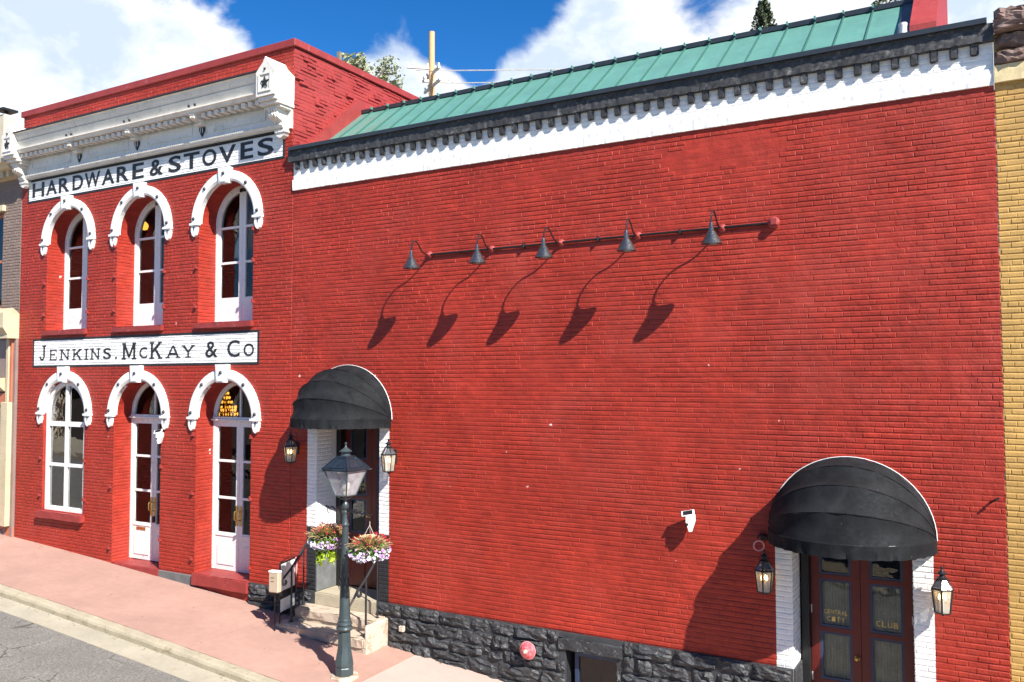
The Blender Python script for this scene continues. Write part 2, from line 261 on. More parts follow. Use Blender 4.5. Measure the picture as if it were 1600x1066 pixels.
# ------------------------------------------------------------------ mesh helpers
class MB:
    def __init__(s): s.v = []; s.f = []
    def quad(s, a, b, c, d):
        i = len(s.v); s.v += [tuple(a), tuple(b), tuple(c), tuple(d)]; s.f.append((i, i + 1, i + 2, i + 3)); return s
    def poly(s, pts):
        i = len(s.v); s.v += [tuple(p) for p in pts]; s.f.append(tuple(range(i, i + len(pts)))); return s
    def box(s, x0, x1, y0, y1, z0, z1, bev=0.0):
        if bev > 0 and min(x1 - x0, y1 - y0, z1 - z0) > 2.2 * bev:
            bm = bmesh.new(); bmesh.ops.create_cube(bm, size=1)
            for v in bm.verts: v.co = Vector(((x0 + x1) / 2 + v.co.x * (x1 - x0), (y0 + y1) / 2 + v.co.y * (y1 - y0), (z0 + z1) / 2 + v.co.z * (z1 - z0)))
            bmesh.ops.bevel(bm, geom=list(bm.edges), offset=bev, segments=1, affect='EDGES'); s.bm(bm); return s
        i = len(s.v)
        s.v += [(x0, y0, z0), (x1, y0, z0), (x1, y1, z0), (x0, y1, z0), (x0, y0, z1), (x1, y0, z1), (x1, y1, z1), (x0, y1, z1)]
        s.f += [tuple(i + k for k in q) for q in ((0, 3, 2, 1), (4, 5, 6, 7), (0, 1, 5, 4), (1, 2, 6, 5), (2, 3, 7, 6), (3, 0, 4, 7))]; return s
    def bm(s, bm, M=None):
        i = len(s.v); bm.verts.index_update()
        for v in bm.verts: s.v.append(tuple(M @ v.co if M else v.co))
        for f in bm.faces: s.f.append(tuple(i + v.index for v in f.verts))
        bm.free(); return s
    def xf(s, M):
        s.v = [tuple(M @ Vector(p)) for p in s.v]; return s
    def add(s, o, M=None):
        i = len(s.v); s.v += [tuple(M @ Vector(p)) if M else p for p in o.v]; s.f += [tuple(i + k for k in f) for f in o.f]; return s
    def prism(s, pts, a0, a1, axis='y', inv=False):
        """pts: 2-D outline (ccw seen from -axis).  axis y: pts=(x,z); axis x: pts=(y,z); axis z: pts=(x,y)"""
        def P(p, a): return {'y': (p[0], a, p[1]), 'x': (a, p[0], p[1]), 'z': (p[0], p[1], a)}[axis]
        i = len(s.v); n = len(pts); s.v += [P(p, a0) for p in pts] + [P(p, a1) for p in pts]
        s.f.append(tuple(range(i, i + n))); s.f.append(tuple(range(i + 2 * n - 1, i + n - 1, -1)))
        for k in range(n): s.f.append((i + k, i + n + k, i + n + (k + 1) % n, i + (k + 1) % n))
        return s
    def lathe(s, prof, c=(0, 0, 0), n=16, cap=True, sx=1.0, sy=1.0, rot=0.0):
        i = len(s.v)
        for (r, z) in prof:
            for k in range(n):
                a = rot + 2 * PI * k / n; s.v.append((c[0] + sx * r * math.cos(a), c[1] + sy * r * math.sin(a), c[2] + z))
        for j in range(len(prof) - 1):
            for k in range(n):
                s.f.append((i + j * n + k, i + j * n + (k + 1) % n, i + (j + 1) * n + (k + 1) % n, i + (j + 1) * n + k))
        if cap:
            s.f.append(tuple(i + k for k in range(n - 1, -1, -1))); s.f.append(tuple(i + (len(prof) - 1) * n + k for k in range(n)))
        return s
    def tube(s, pts, r, n=8, rr=None):
        pts = [Vector(p) for p in pts]; i = len(s.v); m = len(pts)
        up = None
        for j, p in enumerate(pts):
            t = (pts[min(j + 1, m - 1)] - pts[max(j - 1, 0)]).normalized()
            if up is None: up = Vector((0, 0, 1)) if abs(t.z) < 0.9 else Vector((1, 0, 0))
            a = t.cross(up).normalized(); b = a.cross(t).normalized(); up = b
            q = rr[j] if rr else r
            for k in range(n):
                th = 2 * PI * k / n; s.v.append(tuple(p + a * (q * math.cos(th)) + b * (q * math.sin(th))))
        for j in range(m - 1):
            for k in range(n): s.f.append((i + j * n + k, i + j * n + (k + 1) % n, i + (j + 1) * n + (k + 1) % n, i + (j + 1) * n + k))
        s.f.append(tuple(i + k for k in range(n - 1, -1, -1))); s.f.append(tuple(i + (m - 1) * n + k for k in range(n)))
        return s
    def mesh(s, name, m=None, smooth=False):
        me = bpy.data.meshes.new(name); me.from_pydata(s.v, [], s.f); me.update()
        if m: me.materials.append(m)
        if smooth:
            me.polygons.foreach_set('use_smooth', [True] * len(me.polygons))
            try: me.set_sharp_from_angle(angle=math.radians(38))
            except Exception: pass
        return me

def link(name, me, parent=None, loc=None):
    o = bpy.data.objects.new(name, me); C.objects.link(o)
    if parent is not None: o.parent = parent
    if loc is not None: o.location = loc
    return o
def obj(name, mb, m, parent=None, smooth=False, loc=None, fix=True):
    """one mesh object; mb in the coordinates of its parent thing (or world when top level)"""
    me = mb.mesh(name, m, smooth)
    if fix:
        bm = bmesh.new(); bm.from_mesh(me); bmesh.ops.recalc_face_normals(bm, faces=bm.faces); bm.to_mesh(me); bm.free()
    return link(name, me, parent, loc)
def thing(name, label, cat, loc=(0, 0, 0), rz=0.0, group=None):
    o = bpy.data.objects.new(name, None); C.objects.link(o); o.location = loc; o.rotation_euler = (0, 0, rz); o.empty_display_size = 0.2
    o['label'] = label; o['category'] = cat
    if group: o['group'] = group
    return o
def tag(o, label=None, cat=None, group=None, kind=None):
    if label: o['label'] = label
    if cat: o['category'] = cat
    if group: o['group'] = group
    if kind: o['kind'] = kind
    return o
def kids(o): return [c for c in bpy.data.objects if c.parent == o]
def copy_tree(o, parent=None, depth=0, cache=None):
    c = o.copy(); C.objects.link(c); c.parent = parent
    for ch in kids(o): copy_tree(ch, c, depth + 1)
    return c

# ------------------------------------------------------------------ ground profile
GC = (-0.00157396, -0.11664885, -0.13062704)
def gx(x):
    def q(t): return GC[0] * t * t + GC[1] * t + GC[2]
    def dq(t): return 2 * GC[0] * t + GC[1]
    if x < -24: return q(-24) + dq(-24) * (max(x, -70) + 24)
    if x > 2: return q(2) + dq(2) * (min(x, 35) - 2)
    return q(x)
def gz(x, y=0.0): return gx(x) + 0.02 * y
def sheet(x0, x1, y0, y1, nx, ny, dz, zf=gz, thick=0.0):
    b = MB()
    xs = [x0 + (x1 - x0) * i / nx for i in range(nx + 1)]; ys = [y0 + (y1 - y0) * j / ny for j in range(ny + 1)]
    for y in ys:
        for x in xs: b.v.append((x, y, zf(x, y) + dz))
    W_ = nx + 1
    for j in range(ny):
        for i in range(nx): b.f.append((j * W_ + i, j * W_ + i + 1, (j + 1) * W_ + i + 1, (j + 1) * W_ + i))
    if thick > 0:
        n0 = len(b.v); b.v += [(x, y, z - thick) for (x, y, z) in b.v[:n0]]
        ring = [i for i in range(W_)] + [j * W_ + nx for j in range(1, ny + 1)] + [ny * W_ + i for i in range(nx - 1, -1, -1)] + [j * W_ for j in range(ny - 1, 0, -1)]
        for a, c2 in zip(ring, ring[1:] + ring[:1]): b.f.append((a, a + n0, c2 + n0, c2))
    return b
def roadz(x, y):
    yy = min(max(y, -9.6), -2.62)
    return gx(x) - 0.052 - 0.135 + 0.035 * math.sin((yy + 2.62) / -6.98 * PI)
tag(obj('ground', sheet(-400, 400, -400, 400, 80, 40, -0.9, zf=lambda x, y: gx(x)), m_soil), 'bare packed earth ground under the street and buildings', kind='structure')
tag(obj('road', sheet(-70, 35, -9.6, -2.62, 210, 14, 0, zf=roadz), m_asphalt, smooth=True), 'cracked grey asphalt street sloping down to the right', kind='structure')
gut = obj('gutter', sheet(-70, 35, -2.63, -2.21, 210, 2, -0.125, thick=0.2), m_gutter); tag(gut, 'pale concrete gutter strip beside the curb', kind='structure')
# kerb blocks
curb = bpy.data.objects.new('curb', None); C.objects.link(curb); tag(curb, 'weathered yellowish concrete curb along the pink sidewalk', kind='structure')
xs = -11.42
def curb_block(x0, x1):
    b = MB(); n = max(2, int((x1 - x0) / 0.15))
    sec = [(-2.225, -0.26), (-2.222, -0.055), (-2.205, -0.022), (-2.17, -0.004), (-2.07, 0.003), (-2.052, -0.004), (-2.052, -0.26)]
    for i in range(n + 1):
        x = x0 + (x1 - x0) * i / n
        for (y, dz) in sec:
            j = RND.uniform(-0.004, 0.004) if -2.21 < y < -2.06 or dz > -0.1 else 0
            b.v.append((x, y + j, gz(x, y) + dz + j))
    m_ = len(sec)
    for i in range(n):
        for k in range(m_): b.f.append((i * m_ + k, i * m_ + (k + 1) % m_, (i + 1) * m_ + (k + 1) % m_, (i + 1) * m_ + k))
    b.f.append(tuple(range(m_))); b.f.append(tuple(n * m_ + k for k in range(m_ - 1, -1, -1)))
    return b
for k in range(-9, 9): obj('curb_block', curb_block(xs + k * 3.05, xs + (k + 1) * 3.05 - 0.012), m_curb, curb)
# sidewalk slabs
sw = bpy.data.objects.new('sidewalk', None); C.objects.link(sw); tag(sw, 'pink tinted concrete sidewalk sloping along the buildings', kind='structure')
joints = [-60, -50, -41, -32, -24.9, -22.1, -19.3, -16.5, -13.68, -10.86, -8.03, -5.2, -2.4, 0.4, 3.2, 6, 12, 20, 32]
for i, (a, c2) in enumerate(zip(joints[:-1], joints[1:])):
    obj('slab', sheet(a, c2 - (0.018 if c2 > -25 else 0), -2.045, 0.02, max(2, int((c2 - a) / 0.35)), 6, 0.0, thick=0.12), m_side2 if -8.1 < a < -7 or a > -5.3 else m_side, sw, smooth=False)
obj('bedding', sheet(-60, 32, -2.05, 0.0, 90, 2, -0.02), m_soil, sw)
tag(obj('far_sidewalk', sheet(-70, 35, -13.0, -9.6, 100, 2, -0.05, zf=lambda x, y: gx(x) - 0.02), m_curb), 'plain concrete sidewalk on the far side of the street', kind='structure')
R = random.Random(77); b = MB()
for _ in range(420):
    x = R.uniform(-24, 1); y = R.choice((R.uniform(-.12, -.03), R.gauss(-2.27, .04), R.gauss(-2.27, .04), R.uniform(-2.0, -.1)))
    if -2.205 < y < -2.05: continue
    z = gz(x, y) + (.004 if y > -2.1 else -.121); q = R.uniform(.006, .016); a = R.uniform(0, PI); c_, s_ = math.cos(a) * q, math.sin(a) * q
    b.quad((x - c_, y - s_, z), (x + s_ * .5, y - c_ * .5, z + .004), (x + c_, y + s_, z + .002), (x - s_ * .5, y + c_ * .5, z + .006))
lit = obj('litter', b, mat('dry leaf litter', (0.13, 0.075, 0.035), .9, .4, 20.0), fix=False); tag(lit, 'scattered dry leaf litter along the gutter and wall foot', 'litter', kind='stuff')
# ------------------------------------------------------------------ walls with openings, bricks
def arc_h(o, x):
    """top of opening o at x"""
    if o.get('rise'):
        t = max(-1.0, min(1.0, (x - o['cx']) / o['hw'])); return o['zs'] + o['rise'] * math.sqrt(max(0.0, 1 - t * t))
    return o['zs']
def wall_mesh(x0, x1, z0, z1, ops, y=0.0, depth=0.4, soffit=True):
    """wall face (at y) with openings cut out, and the reveals going back to y+depth"""
    b = MB(); br = {x0, x1}
    for o in ops:
        n = 20 if o.get('rise') else 1
        for k in range(n + 1): br.add(o['cx'] - o['hw'] * math.cos(PI * k / n))
    br = sorted(br); br = [br[0]] + [q for p, q in zip(br, br[1:]) if q - p > 1e-5]
    for a, c2 in zip(br, br[1:]):
        mid = (a + c2) / 2
        col = sorted([o for o in ops if abs(mid - o['cx']) < o['hw']], key=lambda o: o['zb'])
        la, lb = z0, z0
        for o in col:
            if o['zb'] > max(la, lb) + 1e-6: b.quad((a, y, la), (c2, y, lb), (c2, y, o['zb']), (a, y, o['zb']))
            la, lb = arc_h(o, a), arc_h(o, c2)
            if soffit: b.quad((a, y, la), (c2, y, lb), (c2, y + depth, lb), (a, y + depth, la))
        b.quad((a, y, la), (c2, y, lb), (c2, y, z1), (a, y, z1))
    for o in ops:
        for sx in (-1, 1):
            x = o['cx'] + sx * o['hw']; b.quad((x, y, o['zb']), (x, y + depth, o['zb']), (x, y + depth, o['zs']), (x, y, o['zs']))
        if o['zb'] > z0: b.quad((o['cx'] - o['hw'], y, o['zb']), (o['cx'] + o['hw'], y, o['zb']), (o['cx'] + o['hw'], y + depth, o['zb']), (o['cx'] - o['hw'], y + depth, o['zb']))
    return b
PL, CH, JT = 0.209, 0.0665, 0.004
def brick_list(x0, x1, z0, z1, blocked, seed=1, zstart=None, depthf=None, headers=True):
    """bricks as (ua,ub,za,zb,d) in wall coordinates, cut round blocked(za,zb)->[(a,b)]"""
    R = random.Random(seed); out = []; k = 0; z = z0 if zstart is None else zstart
    while z < z1 - 0.01:
        za, zb = max(z, z0) + JT * 0.5, min(z + CH, z1) - JT * 0.5
        if zb - za > 0.015:
            bl = sorted(blocked(za, zb)); iv = []; cur = x0
            for (p, q) in bl:
                if p > cur: iv.append((cur, min(p, x1)))
                cur = max(cur, q)
            if cur < x1: iv.append((cur, x1))
            hdr = headers and (k % 7 == 3)
            step = PL * (0.5 if hdr else 1)
            rowd = 0.0070 + R.uniform(-0.0016, 0.0012); rz = R.uniform(-0.003, 0.003)
            off = (k % 2) * step * 0.5 + R.uniform(-0.03, 0.03)
            for (p, q) in iv:
                u = p - ((p - x0 + off) % step)
                while u < q:
                    j0 = R.uniform(-0.006, 0.006)
                    ua, ub = max(u + j0, p) + JT * 0.2, min(u + step, q) - JT * 0.2
                    if ub - ua > 0.02:
                        d = rowd + (R.uniform(-0.0008, 0.0008) if R.random() > .15 else R.uniform(-.0045, .0018))
                        if depthf: d = max(0.0004, d * depthf((ua + ub) / 2, (za + zb) / 2))
                        out.append((ua, ub, za + R.uniform(-0.0008, 0.0008), zb + R.uniform(-0.0008, 0.0008), d, (not hdr) and ub - ua > 0.185 and zb - za > 0.05))
                    u += step
        z += CH; k += 1
    return out
def bricks_mesh(bl, origin, U, N, seed=3, bev=0.0120):
    """numpy mesh of bevelled brick faces; origin + u*U + z*Z + d*N"""
    R = np.random.RandomState(seed); n = len(bl); A = np.array([b[:5] for b in bl])
    ua, ub, za, zb, d = A.T; bv = np.minimum(bev, (zb - za) * 0.3) * R.uniform(0.8, 1.25, n); bg_ = np.minimum(0.0125, (zb - za) * 0.25) * R.uniform(0.8, 1.2, n); sl = np.minimum(0.0035, (ub - ua) * 0.2) * R.uniform(.4, 1.6, n); br_ = np.minimum(0.007, (ub - ua) * 0.2) * R.uniform(.2, 1.7, n)
    jit = lambda s: R.uniform(-s, s, n)
    P = np.zeros((n, 8, 3))
    for k, (uu, zz) in enumerate(((ua, za), (ub, za), (ub, zb), (ua, zb))):
        P[:, k] = np.stack([uu, np.full(n, -0.001), zz], 1)
    for k, (uu, zz) in enumerate(((ua + sl, za + bg_), (ub - br_, za + bg_), (ub - br_, zb - bv), (ua + sl, zb - bv))):
        P[:, 4 + k] = np.stack([uu + jit(.001), d + np.clip(jit(.0004), -d * 0.4, None), zz + jit(.0016)], 1)
    O = np.array(origin); U = np.array(U); N = np.array(N); Z = np.array([0, 0, 1.0])
    V = O + P[..., 0:1] * U + P[..., 1:2] * N + P[..., 2:3] * Z
    F = np.array([[4, 5, 6, 7], [0, 1, 5, 4], [1, 2, 6, 5], [2, 3, 7, 6], [3, 0, 4, 7]])
    F = (F[None] + 8 * np.arange(n)[:, None, None]).reshape(-1, 4)
    if np.dot(np.cross(U, Z), N) < 0: F = F[:, ::-1]
    me = bpy.data.meshes.new('bricks'); V = V.reshape(-1, 3)
    me.vertices.add(len(V)); me.vertices.foreach_set('co', V.ravel().astype(np.float32))
    me.loops.add(F.size); me.loops.foreach_set('vertex_index', F.ravel().astype(np.int32))
    me.polygons.add(len(F)); me.polygons.foreach_set('loop_start', np.arange(0, F.size, 4, dtype=np.int32)); me.polygons.foreach_set('loop_total', np.full(len(F), 4, dtype=np.int32))
    me.polygons.foreach_set('use_smooth', np.zeros(len(F), dtype=bool)); me.update(calc_edges=True); me.validate(); return me
BRK = {}
def single_brick_meshes(m):
    if m.name in BRK: return BRK[m.name]
    L = []
    for v in range(5):
        me = bricks_mesh([(-.1037, .1037, -.03125, 0.03125, 0.0068)], (0, 0, 0), (1, 0, 0), (0, -1, 0), seed=50 + v); me.materials.append(m); me.name = 'brick'; L.append(me)
    BRK[m.name] = L; return L
FW = Vector((-0.498, 0.866, 0.044))
def place_bricks(bl, y, m, parent, n_single, vis, name='brickwork', seed=5):
    """bricks facing the street on plane y: the n_single nearest full ones are objects, the rest one mesh"""
    full = [i for i, b in enumerate(bl) if b[5] and vis((b[0] + b[1]) / 2, (b[2] + b[3]) / 2)]
    full.sort(key=lambda i: (Vector(((bl[i][0] + bl[i][1]) / 2, y, (bl[i][2] + bl[i][3]) / 2)) - CAM).dot(FW))
    pick = set(full[:n_single]); ms = single_brick_meshes(m); R = random.Random(seed)
    for i in sorted(pick):
        ua, ub, za, zb, d, _ = bl[i]; o = link('brick', ms[R.randrange(5)], parent, ((ua + ub) / 2, y, (za + zb) / 2))
        o.scale = ((ub - ua) / 0.2074, max(0.2, d / 0.0068), (zb - za) / 0.0625)
    rest = [b for i, b in enumerate(bl) if i not in pick]
    me = bricks_mesh(rest, (0, y, 0), (1, 0, 0), (0, -1, 0), seed); me.materials.append(m)
    o = link(name, me, parent); o['kind'] = 'stuff'; return o
def blocked_by(ops, pad=0.0):
    def f(za, zb):
        z = (za + zb) / 2; r = []
        for o in ops:
            top = o['zs'] + (o.get('rise') or 0)
            if z < o['zb'] or z > top: continue
            hw = o['hw']
            if o.get('rise') and z > o['zs']: hw = o['hw'] * math.sqrt(max(0, 1 - ((z - o['zs']) / o['rise']) ** 2))
            r.append((o['cx'] - hw - pad, o['cx'] + hw + pad))
        return r
    return f
# jamb brick fields (planes of constant x)
def jamb_bricks(o, parent, m, y1=0.40, seed=2):
    for sx in (-1, 1):
        bl = brick_list(0.0, y1, o['zb'], o['zs'] + 0.001, lambda a, b: [], seed=seed + sx, headers=False)
        me = bricks_mesh(bl, (o['cx'] + sx * o['hw'], 0.0, 0), (0, 1, 0), (-sx, 0, 0), seed); me.materials.append(m)
        q = link('jamb_brickwork', me, parent); q['kind'] = 'stuff'
# ------------------------------------------------------------------ LEFT STORE
XL0, XL1 = -19.05, -10.775
LB = thing('brick_store', 'two storey red painted brick store with arched openings and a white bracketed cornice', 'building')
CXS = (-17.33, -14.92, -12.47)
UP = [dict(cx=c, hw=0.72, zb=6.06, zs=7.98, rise=0.72) for c in CXS]
LOW = [dict(cx=CXS[0], hw=0.72, zb=2.20, zs=4.28, rise=0.70), dict(cx=CXS[1], hw=0.72, zb=1.30, zs=4.28, rise=0.70), dict(cx=CXS[2], hw=0.72, zb=1.36, zs=4.28, rise=0.70)]
obj('wall', wall_mesh(XL0, XL1, 0.6, 10.92, UP + LOW, depth=0.45), m_red_l, LB, fix=False)
def lb_block(za, zb):
    r = blocked_by(UP + LOW)(za, zb)
    z = (za + zb) / 2
    if z < 1.30: r += [(XL0, -15.6)]
    if z < 1.33: r += [(-14.2, -13.19)]
    if z < 1.385: r += [(-11.75, XL1)]
    if z > 9.44 and z < 10.45: r.append((XL0 + .3, XL1 - .3))
    return r
place_bricks(brick_list(XL0, XL1 - 0.004, 1.15, 10.92, lb_block, seed=21), 0.0, m_red_l, LB, 300, lambda x, z: True)
for i, o in enumerate(UP + LOW[1:]): jamb_bricks(o, LB, m_red_l, seed=40 + i * 3)
# other sides
b = MB(); b.quad((XL0, 0, 0.6), (XL0, 14, 0.3), (XL0, 14, 10.5), (XL0, 0, 10.92)).quad((XL0, 14, 0.3), (XL1, 14, 0.3), (XL1, 14, 10.5), (XL0, 14, 10.5))
b.quad((XL1, 0, 0.6), (XL1, 14, 0.6), (XL1, 14, 10.9), (XL1, 0, 10.9))
obj('side_wall', b, m_red_s, LB)
obj('flat_roof', MB().box(XL0 + .25, XL1 - .25, 0.25, 13.8, 10.1, 10.3), m_slate, LB)
obj('parapet_back', MB().box(XL0 + .02, XL1 - .02, 0.24, 0.26, 10.2, 10.9).box(XL1 - .26, XL1 - .24, .26, 14, 10.2, 10.85), m_red_s, LB)
# rough brickwork of the upper side wall
def lb_side_block(za, zb):
    z = (za + zb) / 2
    return [] if z > 9.0 else [(0.0, 20.0)]
def side_depth(u, z):
    v = math.sin(u * 7 + z * 3.1) * math.sin(u * 2.3 - z * 9)
    return 2.4 if v > 0.55 else (0.5 if v < -0.35 else 1.1)
bl = brick_list(0.0, 5.2, 9.0, 10.9, lb_side_block, seed=77, depthf=side_depth)
Rj = random.Random(5); bl = [(a, c2, z0_, z1_, d * Rj.choice((.5, 1, 1, 1.6, 2.6)), f) for (a, c2, z0_, z1_, d, f) in bl if Rj.random() > 0.07]
me = bricks_mesh(bl, (XL1, 0, 0), (0, 1, 0), (1, 0, 0), 8, bev=0.006); me.materials.append(m_red_s); q = link('side_brickwork', me, LB); q['kind'] = 'stuff'
# coping
b = MB().box(XL0 - .05, XL1 + .05, -0.05, 0.30, 10.92, 11.05, 0.008); obj('coping', b, m_red_trim, LB)
b = MB().box(XL1 - .28, XL1 + .05, 0.302, 14.0, 10.92, 11.05, 0.008); obj('coping', b, m_red_trim, LB)
b = MB().box(XL0 - .05, XL0 + .28, 0.302, 14.0, 10.92, 11.05, 0.008); obj('coping', b, m_red_trim, LB)
# foundation
b = MB().box(-19.04, -15.62, -0.012, 0.1, 0.7, 1.30, 0.01); obj('foundation', b, m_grayblock, LB)
b = MB().box(-14.2, -13.20, -0.02, 0.1, 0.7, 1.33, 0.012); obj('foundation_block', b, m_grayblock, LB)
# sills
def rough_box(x0, x1, y0, y1, z0, z1, j=0.006, cuts=6, seed=1):
    bm = bmesh.new(); bmesh.ops.create_cube(bm, size=1)
    for v in bm.verts: v.co = Vector(((x0 + x1) / 2 + v.co.x * (x1 - x0), (y0 + y1) / 2 + v.co.y * (y1 - y0), (z0 + z1) / 2 + v.co.z * (z1 - z0)))
    ed = [e for e in bm.edges if abs((e.verts[0].co - e.verts[1].co).x) > 0.5 * (x1 - x0)]
    bmesh.ops.subdivide_edges(bm, edges=ed, cuts=cuts)
    bmesh.ops.bevel(bm, geom=[e for e in bm.edges if e.calc_face_angle(0) > 1.0], offset=min(0.015, (z1 - z0) * .2), segments=2, affect='EDGES')
    R = random.Random(seed)
    for v in bm.verts: v.co += Vector((R.uniform(-j, j) * .5, R.uniform(-j, j), R.uniform(-j, j)))
    return MB().bm(bm)
for c in CXS: obj('window_sill', rough_box(c - .77, c + .75, -0.075, 0.42, 5.945, 6.062, 0.004, seed=int(-c * 9)), m_red_trim, LB)
obj('window_sill', rough_box(-18.13, -16.55, -0.11, 0.06, 2.03, 2.19, 0.006, seed=4), m_red_trim, LB)
obj('doorstep', rough_box(-15.64, -14.18, -0.03, 0.46, 1.02, 1.335, 0.006, seed=6), m_red_trim, LB)
obj('doorstep', rough_box(-13.20, -11.735, -0.075, 0.46, 1.17, 1.395, 0.006, seed=8), m_red_trim, LB)
# worn concrete on the middle doorstep
# hood mouldings
def ring_pts(cx, zs, ra, rz, n, a0=0.0, a1=PI): return [(cx - ra * math.cos(a0 + (a1 - a0) * k / n), zs + rz * math.sin(a0 + (a1 - a0) * k / n)) for k in range(n + 1)]
def hood(c, zs, rise_o, rise_i, top):
    b = MB(); n = 28; c += .03; outer = ring_pts(c, zs, .935, rise_o, n); inner = ring_pts(c, zs, .735, rise_i, n)
    om = ring_pts(c, zs, .90, rise_o - .035, n); im = ring_pts(c, zs, .775, rise_i + .04, n)
    for k in range(n):
        o0, o1, i0, i1, p0, p1, q0, q1 = outer[k], outer[k + 1], inner[k], inner[k + 1], om[k], om[k + 1], im[k], im[k + 1]
        def Q(a, ya, c_, yc): return (a[0], ya, a[1]), (c_[0], yc, c_[1])
        y0, y1 = -0.045, -0.07
        b.quad((o0[0], 0.002, o0[1]), (o1[0], 0.002, o1[1]), (o1[0], y0, o1[1]), (o0[0], y0, o0[1]))
        b.quad((o0[0], y0, o0[1]), (o1[0], y0, o1[1]), (p1[0], y1, p1[1]), (p0[0], y1, p0[1]))
        b.quad((p0[0], y1, p0[1]), (p1[0], y1, p1[1]), (q1[0], y1, q1[1]), (q0[0], y1, q0[1]))
        b.quad((q0[0], y1, q0[1]), (q1[0], y1, q1[1]), (i1[0], y0, i1[1]), (i0[0], y0, i0[1]))
        b.quad((i0[0], y0, i0[1]), (i1[0], y0, i1[1]), (i1[0], 0.05, i1[1]), (i0[0], 0.05, i0[1]))
    for sx in (-1, 1):
        xa = c + sx * .735; xb = c + sx * .935; lo, hi = min(xa, xb), max(xa, xb)
        b.box(lo - .012, hi + .012, -0.08, 0.002, zs - .03, zs + .012)
    h = obj('hood_mould', b, m_white, LB, smooth=False)
    for sx in (-1, 1):
        m0 = c + sx * .845
        d = MB().prism([(m0 - .085, zs - .031), (m0 - .08, zs - .14), (m0 - .05, zs - .215), (m0, zs - .25), (m0 + .05, zs - .215), (m0 + .08, zs - .14), (m0 + .085, zs - .031)], -0.055, 0.002)
        obj('drop', d, m_white, h)
        obj('drop_inset', MB().prism([(m0 - .022, zs - .05), (m0, zs - .15), (m0 + .022, zs - .05)], -0.059, -0.054), m_blackflat, h)
    k = MB().prism([(c - .11, zs + rise_i - .055), (c + .11, zs + rise_i - .055), (c + .145, top), (c - .145, top)], -0.11, 0.0)
    k.box(c - .07, c + .07, -0.125, -0.105, zs + rise_i - .03, zs + rise_i + .03)
    obj('keystone', k, m_white, h)
    for (px, pz) in ((c, zs + (rise_o + rise_i) / 2 + .03), (c - .66 * .83, zs + .72 * (rise_o + rise_i) / 2 * 1.06), (c + .66 * .83, zs + .72 * (rise_o + rise_i) / 2 * 1.06), (c - .842, zs + .09), (c + .842, zs + .09)):
        yb = -0.11 if abs(px - c) < .01 else -0.07
        t = MB(); t.lathe([(0.001, 0.03), (0.02, 0.025), (0.036, 0.0)], (0, 0, 0), 10); t.xf(Matrix.Translation((px, yb, pz)) @ Matrix.Rotation(PI / 2, 4, 'X'))
        obj('bolt', t, m_blackflat, h, smooth=True)
for c in CXS: hood(c, 7.96, .925, .735, 8.935)
for c in CXS: hood(c, 4.28, .905, .715, 5.275)
# hinge pins left of the old shutters
for (x, zz) in [(-18.10, (7.09, 6.40)), (-16.56, (7.1, 6.4)), (-15.69, (7.1, 6.4)), (-14.15, (7.1, 6.4)), (-13.24, (7.12, 6.37)), (-11.72, (7.15, 6.4)), (-18.11, (3.3, 2.5)), (-16.55, (3.3, 2.5)), (-15.70, (2.82, 1.6)), (-14.15, (3.3, 1.9)), (-13.25, (2.85, 1.63)), (-11.72, (2.85, 1.63)), (-13.25, (3.95, 3.96)), (-11.72, (3.95, 3.96)), (-15.7, (7.72, 7.73)), (-11.72, (7.72, 7.73))]:
    for z in zz[:1] if abs(zz[0] - zz[1]) < .05 else zz:
        obj('hinge_pin', MB().box(x - .022, x + .022, -0.055, 0.0, z - .018, z + .018).box(x - .012, x + .012, -0.055, -0.035, z + .018, z + .055), m_red_trim, LB)
# windows and doors
def leaf_glass(x0, x1, z0, o, inset):
    """glass polygon between x0..x1 from z0 up to the arch (inset)"""
    n = 10; pts = [(x1, z0), (x0, z0)]
    for k in range(n + 1):
        x = x0 + (x1 - x0) * k / n; t = max(-1, min(1, (x - o['cx']) / (o['hw'] - inset + .001)))
        pts.append((x, o['zs'] + (o['rise'] - inset) * math.sqrt(max(0, 1 - t * t))))
    return pts[::-1]
def arch_frame(b, cx, zs, hw, rise, t, y0, y1, n=24):
    o = ring_pts(cx, zs, hw, rise, n); i = ring_pts(cx, zs, hw - t, rise - t, n)
    for k in range(n):
        a, a2, c_, c2 = o[k], o[k + 1], i[k], i[k + 1]
        b.quad((a[0], y0, a[1]), (a2[0], y0, a2[1]), (c2[0], y0, c2[1]), (c_[0], y0, c_[1]))
        b.quad((c_[0], y0, c_[1]), (c2[0], y0, c2[1]), (c2[0], y1, c2[1]), (c_[0], y1, c_[1]))
def pane(x0, x1, z0, z1, y, parent, m_glass=m_glass):
    return obj('pane', MB().quad((x0, y, z0), (x1, y, z0), (x1, y, z1), (x0, y, z1)), m_glass, parent, fix=False)
